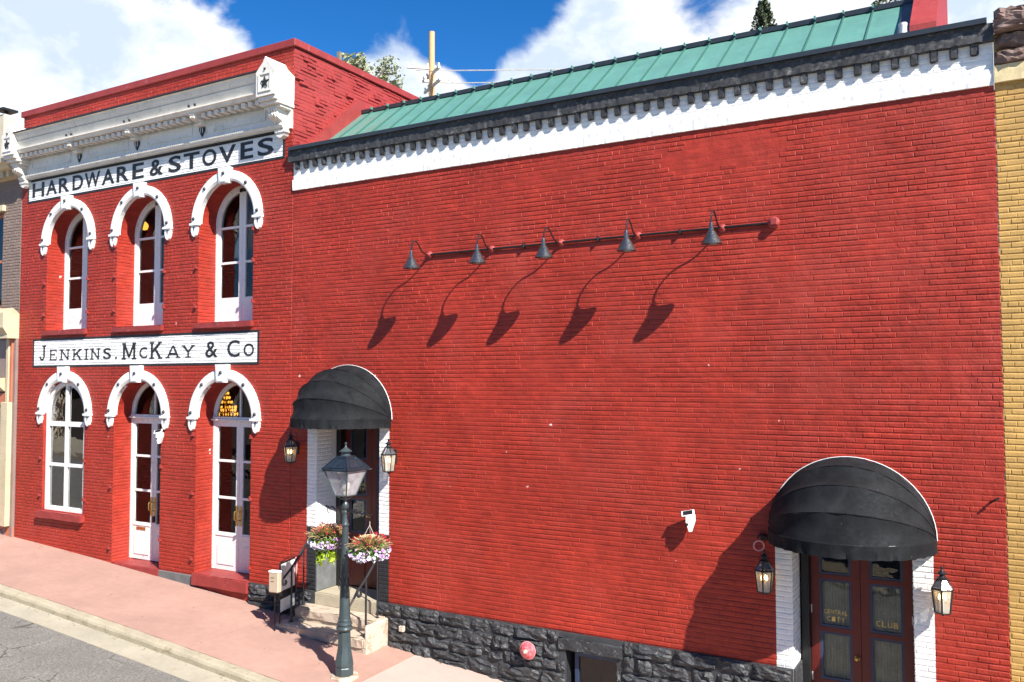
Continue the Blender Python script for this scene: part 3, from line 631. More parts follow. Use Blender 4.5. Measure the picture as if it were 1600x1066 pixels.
def french(o, zb, bars, zbot, kind, sur_y=0.40):
    cx, hw, zs, rise = o['cx'], o['hw'], o['zs'], o['rise']; y0, y1 = sur_y, sur_y + .07
    w = kind
    b = MB(); T = 0.05
    b.box(cx - hw, cx - hw + T, y0 - .01, y1, zb, zs); b.box(cx + hw - T, cx + hw, y0 - .01, y1, zb, zs)
    arch_frame(b, cx, zs, hw, rise, T, y0 - .01, y1)
    fr = obj('french_window' if kind == 'window' else 'doorway_frame', b, m_white, LB)
    for sx in (-1, 1):
        b = MB(); xo = cx + sx * (hw - T - .002); xi = cx + sx * .003; S = .075; M = .085
        top = zs if kind == 'window' else 4.205
        b.box(*sorted((xo, xo - sx * S)), y0, y1 - .01, zb, top); 
        ztm = arc_h(dict(cx=cx, hw=hw - T, zs=zs, rise=rise - T), cx + sx * .05) if kind == 'window' else 4.205
        b.box(*sorted((xi, xi + sx * M)), y0, y1 - .01, zb, ztm - .001)
        xg0, xg1 = sorted((xo - sx * S, xi + sx * M))
        b.box(xg0, xg1, y0, y1 - .01, zb, zbot)
        for z in bars: b.box(xg0, xg1, y0 + .003, y1 - .02, z - .022, z + .022)
        if kind == 'door': b.box(xg0, xg1, y0, y1 - .01, 4.10, 4.205)
        else:
            n = 14
            oo = ring_pts(cx, zs, hw - T - .002, rise - T - .002, 2 * n); ii = ring_pts(cx, zs, hw - T - S, rise - T - S, 2 * n)
            for k in range(2 * n):
                if ((oo[k][0] + oo[k + 1][0]) / 2 - cx) * sx < 0.03: continue
                b.quad((oo[k][0], y0, oo[k][1]), (oo[k + 1][0], y0, oo[k + 1][1]), (ii[k + 1][0], y0, ii[k + 1][1]), (ii[k][0], y0, ii[k][1]))
                b.quad((ii[k][0], y0, ii[k][1]), (ii[k + 1][0], y0, ii[k + 1][1]), (ii[k + 1][0], y1, ii[k + 1][1]), (ii[k][0], y1, ii[k][1]))
        # raised panel on the bottom
        pz0, pz1 = zb + .10, zbot - .14
        if kind == 'door':
            b.box(xg0 + .03, xg1 - .03, y0 - .012, y0, pz0, pz1 - .1); b.box(xg0 - .01, xg1 + .01, y0 - .014, y0, zbot - .06, zbot - .03)
        lf = obj('casement' if kind == 'window' else 'door_leaf', b, m_white, LB if kind == 'door' else fr)
        zz = [zbot] + [q for q in sorted(bars)]
        gy = y0 + .03
        gp = lf if kind == 'door' else fr
        for k in range(len(zz)):
            if k < len(zz) - 1 or kind == 'door':
                z1_ = zz[k + 1] if k < len(zz) - 1 else 4.10
                pane(xg0, xg1, zz[k], z1_, gy, gp)
            else:
                obj('pane', MB().poly([(p[0], gy, p[1]) for p in leaf_glass(xg0, xg1, zz[k], o, T + S)]), m_glass, gp, fix=False)
        if kind == 'door':
            obj('push_plate', MB().box(*sorted((xi + sx * .015, xi + sx * .075)), y0 - .012, y0, 2.25, 2.62, .003), m_brass, lf)
            hx = xi + sx * .045
            obj('handle', MB().tube([(hx, y0 - .012, 2.36), (hx, y0 - .06, 2.36), (hx, y0 - .07, 2.39), (hx, y0 - .07, 2.49), (hx, y0 - .06, 2.52), (hx, y0 - .012, 2.52)], .011, 6), m_brass, lf, smooth=True)
    if kind == 'door':
        tr = obj('transom', MB().box(cx - hw - .0, cx + hw, y0 - .07, y1, 4.212, 4.245, .006).box(cx - hw + .02, cx + hw, y0 - .045, y1, 4.245, 4.285, .006), m_white, LB)
        b = MB(); arch_frame(b, cx, zs + .01, hw - T - .004, rise - T - .004, .03, y0, y1 - .02); b.box(cx - .018, cx + .018, y0, y1 - .02, 4.29, zs + rise - T - .02)
        fl = obj('fanlight', b, m_white, LB)
        for sx in (-1, 1):
            xa, xb = sorted((cx + sx * .018, cx + sx * (hw - T - .03)))
            obj('pane', MB().poly([(p[0], y0 + .03, p[1]) for p in leaf_glass(xa, xb, 4.29, dict(cx=cx, hw=hw, zs=zs, rise=rise), T + .03)]), m_glass, fl, fix=False)
    return fr
for o in UP: french(o, 6.10, (7.23, 7.91), 6.56, 'window')
french(LOW[1], 1.35, (2.74, 3.44), 2.09, 'door'); french(LOW[2], 1.40, (2.755, 3.45), 2.10, 'door')
obj('mail_slot', MB().box(-15.42, -15.14, 0.388, 0.400, 1.94, 2.0, .004), m_brass, LB)
obj('lock_box', MB().box(-14.90, -14.84, 0.35, 0.39, 2.12, 2.25, .006), m_iron, LB)
# lower left window, nearly flush
o = LOW[0]; b = MB(); cx, hw, zs, rise = o['cx'], .70, o['zs'], .68; y0, y1 = .045, .13
b.box(cx - hw, cx - hw + .085, y0, y1, 2.20, zs); b.box(cx + hw - .085, cx + hw, y0, y1, 2.20, zs); arch_frame(b, cx, zs, hw, rise, .085, y0, y1)
b.box(cx - hw + .085, cx + hw - .085, y0, y1, 2.20, 2.29)
b.box(cx - .04, cx + .04, y0 + .008, y1, 2.29, zs + rise - .08); b.box(cx - hw + .08, cx - .04, y0 + .012, y1, 4.00, 4.10); b.box(cx + .04, cx + hw - .08, y0 + .012, y1, 4.00, 4.10)
b.box(cx - hw + .08, cx - .04, y0 + .016, y1, 3.145, 3.21); b.box(cx + .04, cx + hw - .08, y0 + .016, y1, 3.145, 3.21)
fr = obj('sash_window', b, m_white, LB)
for sx in (-1, 1):
    xa, xb = sorted((cx + sx * .04, cx + sx * (hw - .085)))
    pane(xa, xb, 2.29, 3.15, y0 + .05, fr, m_glass2); pane(xa, xb, 3.205, 4.0, y0 + .05, fr, m_glass2)
    obj('pane', MB().poly([(p[0], y0 + .05, p[1]) for p in leaf_glass(xa, xb, 4.10, dict(cx=cx, hw=hw, zs=zs, rise=rise), .085)]), m_glass2, fr, fix=False)
# dark rooms behind
obj('interior', MB().box(XL0 + .1, XL1 - .1, 0.5, 5.0, 1.0, 5.2).box(XL0 + .1, XL1 - .1, 0.5, 5.0, 5.7, 9.2), m_inside, LB)
for o_ in bpy.data.objects:
    if o_.name.startswith('interior') and o_.type == 'MESH':
        bm = bmesh.new(); bm.from_mesh(o_.data)
        bmesh.ops.delete(bm, geom=[f for f in bm.faces if f.calc_center_median().y < 0.51], context='FACES'); bm.to_mesh(o_.data); bm.free()
# ---- cornice
cor = MB(); xa, xb = XL0 + .33, XL1 - .33
prof = [(0.0, 10.47), (-.40, 10.43), (-.475, 10.405), (-.475, 10.375), (-.44, 10.37), (-.425, 10.31), (-.39, 10.245), (-.375, 10.24), (-.395, 10.215), (-.39, 10.21), (-.325, 10.062), (-.41, 10.055), (-.41, 10.032), (-.375, 10.02), (-.36, 9.975), (-.16, 9.965), (-.16, 9.945), (-.14, 9.93), (-.115, 9.92), (-.10, 9.915), (-.10, 9.545), (-.135, 9.535), (-.14, 9.50), (-.12, 9.49), (-.12, 9.465), (-.06, 9.455), (-.055, 9.435), (0, 9.43)]
cor.prism(prof, xa, xb, 'x'); CO = obj('cornice', cor, m_cornice, LB)
obj('gutter_edge', MB().box(xa - .1, xb + .1, -.487, -.40, 10.377, 10.413, .004), m_blackflat, CO)
obj('drip_line', MB().box(xa, xb, -.07, -.003, 9.424, 9.434), m_blackflat, CO)
bx = [-16.81, -14.92, -13.02]
n = 0; x = xa + .13; dm = MB().box(-.045, .045, -.17, 0, -.085, 0, .006).mesh('dentil', m_cornice)
while x < xb - .08:
    if min(abs(x - q) for q in bx) > .13: link('dentil', dm, CO, (x, -.145, 9.962)); n += 1
    x += .176
sm = MB().box(-.012, .012, -.012, 0, -.018, 0)
b = MB(); x = xa + .03
while x < xb - .03: b.box(x - .013, x + .013, -.148, -.13, 9.508, 9.532); x += .055
q = obj('bead_course', b, m_cornice, CO); q['kind'] = 'stuff'
def scroll(w, d, h):
    p = [(0, 0), (-d, 0), (-d, -h * .12), (-d * .92, -h * .2), (-d * 1.0, -h * .32), (-d * .92, -h * .47), (-d * .68, -h * .56), (-d * .50, -h * .60), (-d * .42, -h * .72), (-d * .5, -h * .82), (-d * .42, -h * .95), (-d * .2, -h), (0, -h)]
    b = MB().prism(p, -w / 2, w / 2, 'x')
    for sx in (-.28, 0, .28): b.prism([(a * 1.05 - .004, c_ * .96 - .01) for a, c_ in p[1:10]] + [(0, -h * .7), (0, -.01)], sx * w - w * .07, sx * w + w * .07, 'x')
    return b
for q in bx:
    s_ = scroll(.15, .25, .20); s_.xf(Matrix.Translation((q, -.10, 9.975))); obj('bracket', s_, m_cornice, CO)
    obj('bolt', MB().box(q - .10, q - .065, -.375, -.34, 10.10, 10.135), m_blackflat, CO); obj('bolt', MB().box(q + .065, q + .10, -.375, -.34, 10.10, 10.135), m_blackflat, CO)
    sh = MB().prism([(q - .075, 9.76), (q - .07, 9.70), (q, 9.585), (q + .07, 9.70), (q + .075, 9.76)], -.125, -.10)
    s_ = obj('shield', sh, m_blackflat, CO)
    obj('stripe', MB().box(q - .032, q - .022, -.131, -.124, 9.66, 9.755).box(q + .022, q + .032, -.131, -.124, 9.66, 9.755), m_cornice, CO)
    for k in (-.05, 0, .05): obj('bolt', MB().box(q + k - .014, q + k + .014, -.125, -.10, 9.785 + .02 * (k == 0), 9.813 + .02 * (k == 0)), m_blackflat, CO)
for (p0, p1) in ((-18.52, -17.12), (-16.52, -15.2), (-14.62, -13.3), (-12.7, -11.36)):
    b = MB()
    b.box(p0, p1, -.118, -.10, 9.83, 9.85).box(p0, p1, -.118, -.10, 9.645, 9.665).box(p0, p0 + .02, -.118, -.10, 9.665, 9.83).box(p1 - .02, p1, -.118, -.10, 9.665, 9.83)
    obj('frieze_panel', b, m_cornice, CO)
# end consoles
def console(xc):
    b = MB(); w = .195
    # gabled ogee block
    pts = [(xc - w - .02, 9.93), (xc + w + .02, 9.93), (xc + w + .02, 10.30), (xc + w + .03, 10.36), (xc + w - .03, 10.42), (xc + .06, 10.52), (xc, 10.62), (xc - .06, 10.52), (xc - w + .03, 10.42), (xc - w - .03, 10.36), (xc - w - .02, 10.30)]
    b.prism(pts, -.49, 0.0, 'y')
    # mouldings under the block stepping back
    for (y, z0, z1, e) in ((-.45, 9.86, 9.93, .015), (-.39, 9.80, 9.86, .03), (-.31, 9.755, 9.80, .0)):
        b.box(xc - w - e, xc + w + e, y, 0, z0, z1, .006)
    c_ = obj('end_console', b, m_cornice, LB)
    fr_ = MB().box(xc - .15, xc + .15, -.508, -.49, 10.0, 10.03).box(xc - .15, xc + .15, -.508, -.49, 10.30, 10.33).box(xc - .15, xc - .12, -.508, -.49, 10.03, 10.30).box(xc + .12, xc + .15, -.508, -.49, 10.03, 10.30)
    obj('star_frame', fr_, m_cornice, c_)
    st = [(xc + (.105 if k % 2 == 0 else .042) * math.sin(PI * k / 5), 10.16 + (.105 if k % 2 == 0 else .042) * math.cos(PI * k / 5)) for k in range(10)]
    obj('star', MB().prism(st, -.512, -.491), m_blackflat, c_)
    obj('bolt', MB().lathe([(.022, 0), (.02, .025), (.006, .035)], (xc, -.50, 10.385), 8), m_iron, c_, smooth=True)
    s_ = scroll(.20, .27, .33); s_.xf(Matrix.Translation((xc, -.05, 9.755))); obj('console_scroll', s_, m_cornice, c_)
    p = MB().box(xc - .13, xc + .13, -.14, 0, 9.36, 9.43, .01); p.prism([(xc - .11, 9.36), (xc + .11, 9.36), (xc + .08, 9.31), (xc, 9.27), (xc - .08, 9.31)], -.12, 0); obj('console_drop', p, m_cornice, c_)
    obj('console_back', MB().box(xc - w, xc + w, -.05, 0, 9.44, 9.76), m_cornice, c_)
console(XL0 + .215); console(XL1 - .215)
# ---- painted lettering
def glyph(ch, bold=0.02):
    cu = bpy.data.curves.new('g', 'FONT'); cu.body = ch; cu.size = 1; cu.offset = bold; cu.extrude = 0; cu.resolution_u = 4
    o = bpy.data.objects.new('g', cu); C.objects.link(o); dg = bpy.context.evaluated_depsgraph_get(); me = bpy.data.meshes.new_from_object(o.evaluated_get(dg))
    bpy.data.objects.remove(o); V = [v.co.copy() for v in me.vertices]; F = [tuple(p.vertices) for p in me.polygons]; bpy.data.meshes.remove(me)
    x0 = min(v.x for v in V); x1 = max(v.x for v in V); z0 = min(v.y for v in V); z1 = max(v.y for v in V)
    return [((v.x - x0) / (x1 - x0), (v.y - z0) / (z1 - z0)) for v in V], F
GL = {}
def put_glyph(ch, x0, x1, z0, z1, y, m, parent, bold=0.02, name='letter'):
    if (ch, bold) not in GL: GL[(ch, bold)] = glyph(ch, bold)
    V, F = GL[(ch, bold)]; b = MB(); b.v = [(x0 + u * (x1 - x0), y, z0 + w * (z1 - z0)) for u, w in V]; b.f = F
    return obj(name, b, m, parent, fix=False)
def stroke(b, p, q, t, y):
    p = Vector((p[0], 0, p[1])); q = Vector((q[0], 0, q[1])); n = (q - p).cross(Vector((0, 1, 0))).normalized() * t / 2
    b.quad((p - n) + Vector((0, y, 0)), (q - n) + Vector((0, y, 0)), (q + n) + Vector((0, y, 0)), (p + n) + Vector((0, y, 0)))
SLAB = {  # thick strokes, thin strokes, serif feet (x centre, z) in unit boxes
 'J': ([((.70, .98), (.70, .22))], [], [(.70, .97, .52)], [((.70, .22), (.58, .06)), ((.58, .06), (.32, .05)), ((.32, .05), (.14, .26))]),
 'E': ([((.22, 0), (.22, 1))], [((.1, .965), (.92, .965)), ((.22, .52), (.68, .52)), ((.1, .035), (.95, .035))], [], [((.9, 1), (.9, .76)), ((.68, .64), (.68, .40)), ((.93, 0), (.93, .26))]),
 'N': ([((.2, 0), (.2, 1)), ((.82, 0), (.82, 1))], [], [(.2, .97, .38), (.2, .03, .38), (.82, .97, .36)], [((.18, .98), (.84, .02))]),
 'K': ([((.2, 0), (.2, 1))], [((.25, .42), (.84, .95)), ((.46, .6), (.86, .05))], [(.2, .97, .38), (.2, .03, .38), (.84, .97, .32), (.88, .03, .34)], []),
 'I': ([((.5, 0), (.5, 1))], [], [(.5, .97, .95), (.5, .03, .95)], []),
 'M': ([((.16, 0), (.16, 1)), ((.84, 0), (.84, 1))], [((.18, .98), (.5, .12)), ((.82, .98), (.5, .12))], [(.16, .97, .26), (.16, .03, .30), (.84, .97, .26), (.84, .03, .30)], []),
 'A': ([((.52, 1), (.86, .03))], [((.5, 1), (.14, .03)), ((.26, .32), (.74, .32))], [(.14, .03, .3), (.86, .03, .3)], []),
 'Y': ([((.5, 0), (.5, .48))], [((.5, .46), (.12, .97)), ((.5, .46), (.88, .97))], [(.5, .03, .42), (.12, .97, .3), (.88, .97, .3)], []),
}
def slab_letter(ch, x0, x1, z0, z1, y, m, parent):
    w, h = x1 - x0, z1 - z0; T = min(h * .24, w * .5 if ch == 'I' else h * .2); t = h * .105; b = MB(); k = 0
    def P(p): return (x0 + p[0] * w, z0 + p[1] * h)
    A, B, S, D = SLAB[ch]
    for p, q in A: stroke(b, P(p), P(q), T, y - .0004 * k); k += 1
    for p, q in B: stroke(b, P(p), P(q), t * (1.7 if ch in 'KAYM' else 1.0), y - .0004 * k); k += 1
    for (cx_, cz, sw_) in S: stroke(b, P((cx_ - sw_ / 2, cz)), P((cx_ + sw_ / 2, cz)), t * .8, y - .0004 * k); k += 1
    for p, q in D: stroke(b, P(p), P(q), t * 1.25, y - .0004 * k); k += 1
    return obj('letter', b, m, parent, fix=False)
YL = -0.0105
def sign_border(x0, x1, z0, z1, t, nm):
    b = MB().box(x0, x1, YL, -0.004, z1 - t, z1).box(x0, x1, YL, -0.004, z0, z0 + t).box(x0, x0 + t, YL, -0.004, z0 + t, z1 - t).box(x1 - t, x1, YL, -0.004, z0 + t, z1 - t)
    return obj(nm, b, m_blackflat, LB)
sg = sign_border(-18.84, -10.985, 8.935, 9.445, .045, 'hardware_sign')
HW = [('H', -18.653, -18.21), ('A', -18.14, -17.74), ('R', -17.68, -17.30), ('D', -17.19, -16.82), ('W', -16.77, -16.24), ('A', -16.19, -15.77), ('R', -15.70, -15.31), ('E', -15.20, -14.84), ('&', -14.66, -14.26), ('S', -14.10, -13.73),
      ('T', -13.66, -13.21), ('O', -13.13, -12.74), ('V', -12.68, -12.22), ('E', -12.10, -11.77), ('S', -11.66, -11.26)]
for ch, a, c_ in HW: put_glyph(ch, a, c_, 9.045, 9.365, YL, m_blackflat, sg, 0.022)
sg = sign_border(-18.50, -11.565, 5.265, 5.89, .04, 'company_sign')
JK = [('J', -18.27, -18.0, 5.42, 5.735), ('E', -17.90, -17.61, 5.42, 5.645), ('N', -17.53, -17.15, 5.42, 5.645), ('K', -17.08, -16.74, 5.42, 5.645), ('I', -16.67, -16.51, 5.42, 5.645), ('N', -16.47, -16.12, 5.42, 5.645), ('S', -16.03, -15.77, 5.42, 5.645),
      ('M', -15.435, -14.96, 5.41, 5.73), ('C', -14.88, -14.64, 5.42, 5.64), ('K', -14.575, -14.20, 5.41, 5.73), ('A', -14.09, -13.67, 5.42, 5.65), ('Y', -13.62, -13.265, 5.42, 5.65), ('&', -12.97, -12.635, 5.41, 5.71), ('C', -12.38, -12.055, 5.41, 5.72), ('O', -11.955, -11.69, 5.42, 5.65)]
for ch, a, c_, z0, z1 in JK:
    if ch in SLAB: slab_letter(ch, a, c_, z0, z1, YL, m_blackflat, sg)
    else: put_glyph(ch, a, c_, z0, z1, YL, m_blackflat, sg, 0.010)
obj('full_stop', MB().box(-15.635, -15.585, YL, -0.004, 5.42, 5.465), m_blackflat, sg)
# ------------------------------------------------------------------ RIGHT (SIDE) BUILDING
XR0, XR1 = -10.77, 0.0
RB = thing('brick_side_building', 'long low red painted brick building with a green metal roof, black cornice and two awnings', 'building')
D1 = dict(cx=-9.5, hw=.68, zb=1.40, zs=4.38); D2 = dict(cx=-1.635, hw=.685, zb=0.25, zs=3.2)
BW = dict(cx=-5.055, hw=.39, zb=0.10, zs=1.165)
obj('wall', wall_mesh(XR0, XR1, -0.3, 9.0, [D1, D2, BW], depth=0.5), m_red_r, RB, fix=False)
def patch(u, z):
    # thick smeared render patch and other paint-filled areas
    a = math.hypot((u + 3.15) / .95, (z - 7.98) / .24); w = math.sin(u * 13 + z * 7) * .12 + math.sin(u * 5 - z * 23) * .1
    if a + w < 1: return 0.12
    a = math.hypot((u + 5.6) / 1.1, (z - 7.95) / .08)
    if a + w < 1: return 0.3
    v = math.sin(u * 1.7 + z * 2.9) * math.sin(u * 3.1 - z * 1.3 + 1)
    return 0.80 + 0.35 * v
def rb_block(za, zb):
    z = (za + zb) / 2; r = blocked_by([D1, D2])(za, zb)
    if z > 8.33: r.append((XR0, XR1))
    return r
bl = brick_list(XR0 + .004, XR1 + .008, 1.42, 8.32, rb_block, seed=33, depthf=patch)
place_bricks(bl, 0.0, m_red_r, RB, 300, lambda x, z: 1.42 < z < 8.3 and x < -0.02, seed=9)
for i, o in enumerate((D1, D2)):
    oo = dict(o); oo['zb'] = 1.42; jamb_bricks(oo, RB, m_red_r, y1=.37 if i == 0 else .45, seed=90 + i * 3)
# body and other faces
b = MB().quad((XR1, 0, -.3), (XR1, 12, -.3), (XR1, 12, 9), (XR1, 0, 9)).quad((XR0, 12, -.3), (XR1, 12, -.3), (XR1, 12, 9), (XR0, 12, 9)).quad((XR0, .5, 8.9), (XR1, .5, 8.9), (XR1, 12, 8.9), (XR0, 12, 8.9))
obj('rear_wall', b, m_red_s, RB)
def room(x0, x1, z0, z1, y0, y1, parent):
    b = MB().box(x0, x1, y0, y1, z0, z1); b.f.pop(2); return obj('interior', b, m_inside, parent)
room(-10.5, -8.5, 1.38, 4.5, .75, 3.5, RB); room(-2.6, -.7, .2, 3.4, .80, 3.5, RB)
# white band under the cornice: upper face and a projecting ledge of lumpy brick
bl = brick_list(XR0 + .01, XR1 - .002, 8.50, 8.83, lambda a, c_: [], seed=61, depthf=lambda u, z: .55)
me = bricks_mesh(bl, (0, -.0, 0), (1, 0, 0), (0, -1, 0), 4); me.materials.append(m_whitebrick); q = link('white_brickwork', me, RB); q['kind'] = 'stuff'
def lumpy_bar(x0, x1, y0, z0, z1, n, j, seed, yb=0.0, rows=3, end=True):
    """long masonry bar, front face at y0, with an uneven face"""
    R = np.random.RandomState(seed); b = MB()
    xs_ = np.linspace(x0, x1, n + 1); prof = [(yb, z0)] + [(y0, z0 + (z1 - z0) * k / rows) for k in range(rows + 1)] + [(yb, z1)]
    for i, x in enumerate(xs_):
        for k, (y, z) in enumerate(prof):
            a = 0 if k in (0, len(prof) - 1) else j
            b.v.append((x + R.uniform(-1, 1) * a * .3, y + R.uniform(-1, 1) * a, z + R.uniform(-1, 1) * a * .7))
    m_ = len(prof)
    for i in range(n):
        for k in range(m_ - 1): b.f.append((i * m_ + k, (i + 1) * m_ + k, (i + 1) * m_ + k + 1, i * m_ + k + 1))
    b.f.append(tuple(range(m_))); b.f.append(tuple(n * m_ + k for k in range(m_ - 1, -1, -1)))
    return b
obj('white_ledge', lumpy_bar(XR0 + .005, XR1 - .002, -.035, 8.32, 8.505, 260, .0045, 3, rows=3), m_whitebrick, RB)
obj('black_cornice', lumpy_bar(XR0 - .06, XR1 + .012, -.085, 8.82, 9.02, 200, .008, 6, rows=3), m_blackband, RB)
b = MB().prism([(-.135, 9.012), (-.135, 9.072), (-.11, 9.082), (.35, 9.12), (.35, 9.0)], XR0 - .02, -.055, 'x'); obj('metal_cap', b, m_metalblk, RB)
# brackets under the black band
bk = []
for v in range(3):
    R = random.Random(v); bm = bmesh.new(); bmesh.ops.create_cube(bm, size=1)
    for p in bm.verts: p.co = Vector((p.co.x * .088, -.032 + p.co.y * .064, -.07 + p.co.z * .145))
    bmesh.ops.bevel(bm, geom=list(bm.edges), offset=.012, segments=2, affect='EDGES')
    for p in bm.verts:
        p.co += Vector((R.uniform(-.004, .004), R.uniform(-.005, .005), R.uniform(-.004, .004)))
        if p.co.y < -.04 and p.co.z < -.09: p.co.y += .012
    bk.append(MB().bm(bm).mesh('bracket', m_blackband, True))
x = -10.66; R = random.Random(3)
while x < -.10:
    link('bracket', bk[R.randrange(3)], RB, (x + R.uniform(-.008, .008), -.006, 8.826)); x += .2095
# ---- green roof
RZ = lambda y: 9.446 + .783 * (y - .819)
ye, yr = .30, 1.70; xr0, xr1 = XR0 + .03, -1.05
rf = thing  # (roof is a part of the building)
ROOF = obj('roof', MB().prism([(ye, RZ(ye) - .03), (yr, RZ(yr) - .03), (yr, 8.9), (ye, 8.9)], xr0, -.9, 'x'), m_slate, RB)
seams = []
x = -1.443
while x > xr0: seams.append(x); x -= .3885
seams = [-1.05] + seams + [xr0]
for i, (p, q) in enumerate(zip(seams, seams[1:])):
    b = MB(); b.quad((q + .004, ye, RZ(ye)), (p - .004, ye, RZ(ye)), (p - .004, yr, RZ(yr)), (q + .004, yr, RZ(yr))); b.quad((q + .004, ye, RZ(ye) - .02), (p - .004, ye, RZ(ye) - .02), (p - .004, ye, RZ(ye)), (q + .004, ye, RZ(ye)))
    obj('roof_panel', b, m_green, ROOF, fix=False)
nrm = Vector((0, -.783, 1)).normalized()
sb = MB()
for (dx, h0, h1) in ((.009, 0, .026),):
    a0, a1 = Vector((0, ye, 0)), Vector((0, yr, 1.4 * .783)); off0, off1 = nrm * h0, nrm * h1
    P = [a0 + Vector((-dx, 0, 0)) + off0, a0 + Vector((dx, 0, 0)) + off0, a0 + Vector((dx, 0, 0)) + off1, a0 + Vector((-dx, 0, 0)) + off1]; Q = [v + (a1 - a0) for v in P]
    sb.v = [tuple(v) for v in P + Q]; sb.f = [(0, 1, 2, 3), (7, 6, 5, 4), (0, 4, 5, 1), (1, 5, 6, 2), (2, 6, 7, 3), (3, 7, 4, 0)]
sme = sb.mesh('seam', m_greendk)
for x in seams[:-1]: link('seam', sme, ROOF, (x, 0, RZ(ye)))
b = MB(); b.box(xr0 - .02, xr1 + .15, yr - .03, yr + .06, RZ(yr) + .0, RZ(yr) + .075, .004)
obj('ridge_trim', b, m_metalblk, ROOF)
tk = MB().box(-.012, .012, -.045, 0, .0, .05).mesh('seam_end', m_green)
for x in seams[1:-1]: link('seam_end', tk, ROOF, (x, yr - .03, RZ(yr) + .035))
obj('rake_trim', MB().prism([(ye - .05, RZ(ye) - .04), (yr + .06, RZ(yr) - .02), (yr + .06, RZ(yr) + .09), (ye - .05, RZ(ye) + .05)], -1.05, -.905, 'x'), m_metalblk, ROOF)
# flashing on the store's side wall and the raking firewall
fl = MB().prism([(.20, RZ(.20)), (1.78, RZ(1.78)), (1.78, RZ(1.78) + .20), (1.60, RZ(1.78) + .20), (.02, RZ(.2) + .02)], XR0 + .004, XR0 + .12, 'x')
obj('wall_flashing', fl, m_red_trim, RB)
obj('wall_flashing', MB().box(XR0 + .002, XR0 + .16, -.0, .30, 9.10, 9.16, .004), m_red_trim, RB)
fw = MB().prism([(.36, 9.0), (3.4, 9.0), (3.4, 11.85), (.36, 9.33)], -.885, -.59, 'x'); obj('raking_firewall', fw, m_red_s, RB)
obj('vent_pipe', MB().lathe([(.045, 0), (.045, .16), (.05, .17), (.05, .2)], (-.955, .33, 9.16), 10), m_white, RB, smooth=True)
# ---- foundation stones
ST = thing  # no-op alias
def stone_mesh(w, h, d, seed):
    R = random.Random(seed); bm = bmesh.new(); bmesh.ops.create_cube(bm, size=1)
    for v in bm.verts: v.co = Vector((v.co.x * w, v.co.y * d, v.co.z * h))
    front = [f for f in bm.faces if f.normal.y < -.9]
    bmesh.ops.subdivide_edges(bm, edges=[e for e in bm.edges], cuts=5 if w > .25 else 3, use_grid_fill=True)
    bmesh.ops.delete(bm, geom=[f for f in bm.faces if f.normal.y > .9], context='FACES')
    off = Vector((R.uniform(-50, 50), R.uniform(-50, 50), R.uniform(-50, 50)))
    for v in bm.verts:
        if v.co.y < -d * .3: v.co += NZ.noise_vector(v.co * 5 + off) * Vector((.012, .05, .012)).length * .36; v.co.y += NZ.noise(v.co * 13 + off) * .026
        fx = 1 - (abs(v.co.x) / (w / 2)) ** 4; fz = 1 - (abs(v.co.z) / (h / 2)) ** 4
        if v.co.y < -d * .3:
            v.co.y += d * .22 * (1 - min(1, fx + .15) * min(1, fz + .15)); v.co.y += R.uniform(-.022, .018)
            if fx < .3: v.co.x *= R.uniform(.90, .99)
            if fz < .3: v.co.z *= R.uniform(.86, .98)
            if 0.3 <= fx and .3 <= fz: v.co.x += R.uniform(-.02, .02) * w * 2; v.co.z += R.uniform(-.02, .02)
    return MB().bm(bm).mesh('stone', m_stoneblk, False)
def stone_field(x0, x1, ztop, zlow, blk, parent, seed):
    R = random.Random(seed); z = ztop; row = 0
    while z > zlow:
        h = R.choice((.17, .21, .25, .30)) if row else .19
        x = x0 - R.uniform(0, .2)
        while x < x1:
            w = R.uniform(.22, .62) * (1.0 if h < .25 else 1.2)
            a, c_ = max(x, x0), min(x + w, x1); x += w
            if c_ - a < .06: continue
            if z < gz((a + c_) / 2) - .08: continue
            zt, zb_ = z, z - h; segs = [(a, c_)]
            for (p, q, r0, r1) in blk:
                if zb_ < r1 - .01 and zt > r0 + .01:
                    ns = []
                    for (s0, s1) in segs:
                        if q <= s0 or p >= s1: ns.append((s0, s1)); continue
                        if p > s0: ns.append((s0, p))
                        if q < s1: ns.append((q, s1))
                    segs = ns
            for (s0, s1) in segs:
                if s1 - s0 < .05: continue
                pieces = [(s0, s1, zb_, zt)]
                if h > .24 and R.random() < .4: mz = zb_ + h * R.uniform(.35, .65); pieces = [(s0, s1, zb_, mz), (s0, s1, mz, zt)]
                for (p, q, r0, r1) in pieces:
                    me = stone_mesh(q - p - .012, r1 - r0 - .012, .17, R.randrange(10 ** 6)); link('stone', me, parent, ((p + q) / 2, .022 + R.uniform(-.015, .012), (r0 + r1) / 2))
        z -= h; row += 1
blk = [(D1['cx'] - D1['hw'], D1['cx'] + D1['hw'], 0, 3), (D2['cx'] - D2['hw'], D2['cx'] + D2['hw'], -1, 3), (BW['cx'] - BW['hw'], BW['cx'] + BW['hw'], 0, BW['zs']), (BW['cx'] - BW['hw'] - .1, BW['cx'] + BW['hw'] + .1, BW['zs'], 1.345), (-10.20, -8.60, 0, 1.2)]
stone_field(XR0 + .01, -.01, 1.415, -.2, blk, RB, 15)
stone_field(-11.75, XL1 - .01, 1.385, .6, [], LB, 18)
for (a_, c_, z_) in ((XR0, D1['cx'] - D1['hw'], .2), (D1['cx'] + D1['hw'], BW['cx'] - BW['hw'], 0), (BW['cx'] - BW['hw'], BW['cx'] + BW['hw'], BW['zs']), (BW['cx'] + BW['hw'], D2['cx'] - D2['hw'], -.2), (D2['cx'] + D2['hw'], XR1, -.3)):
    obj('mortar_bed', MB().box(a_, c_, -.028, -.002, z_, 1.41), m_mortblk, RB)
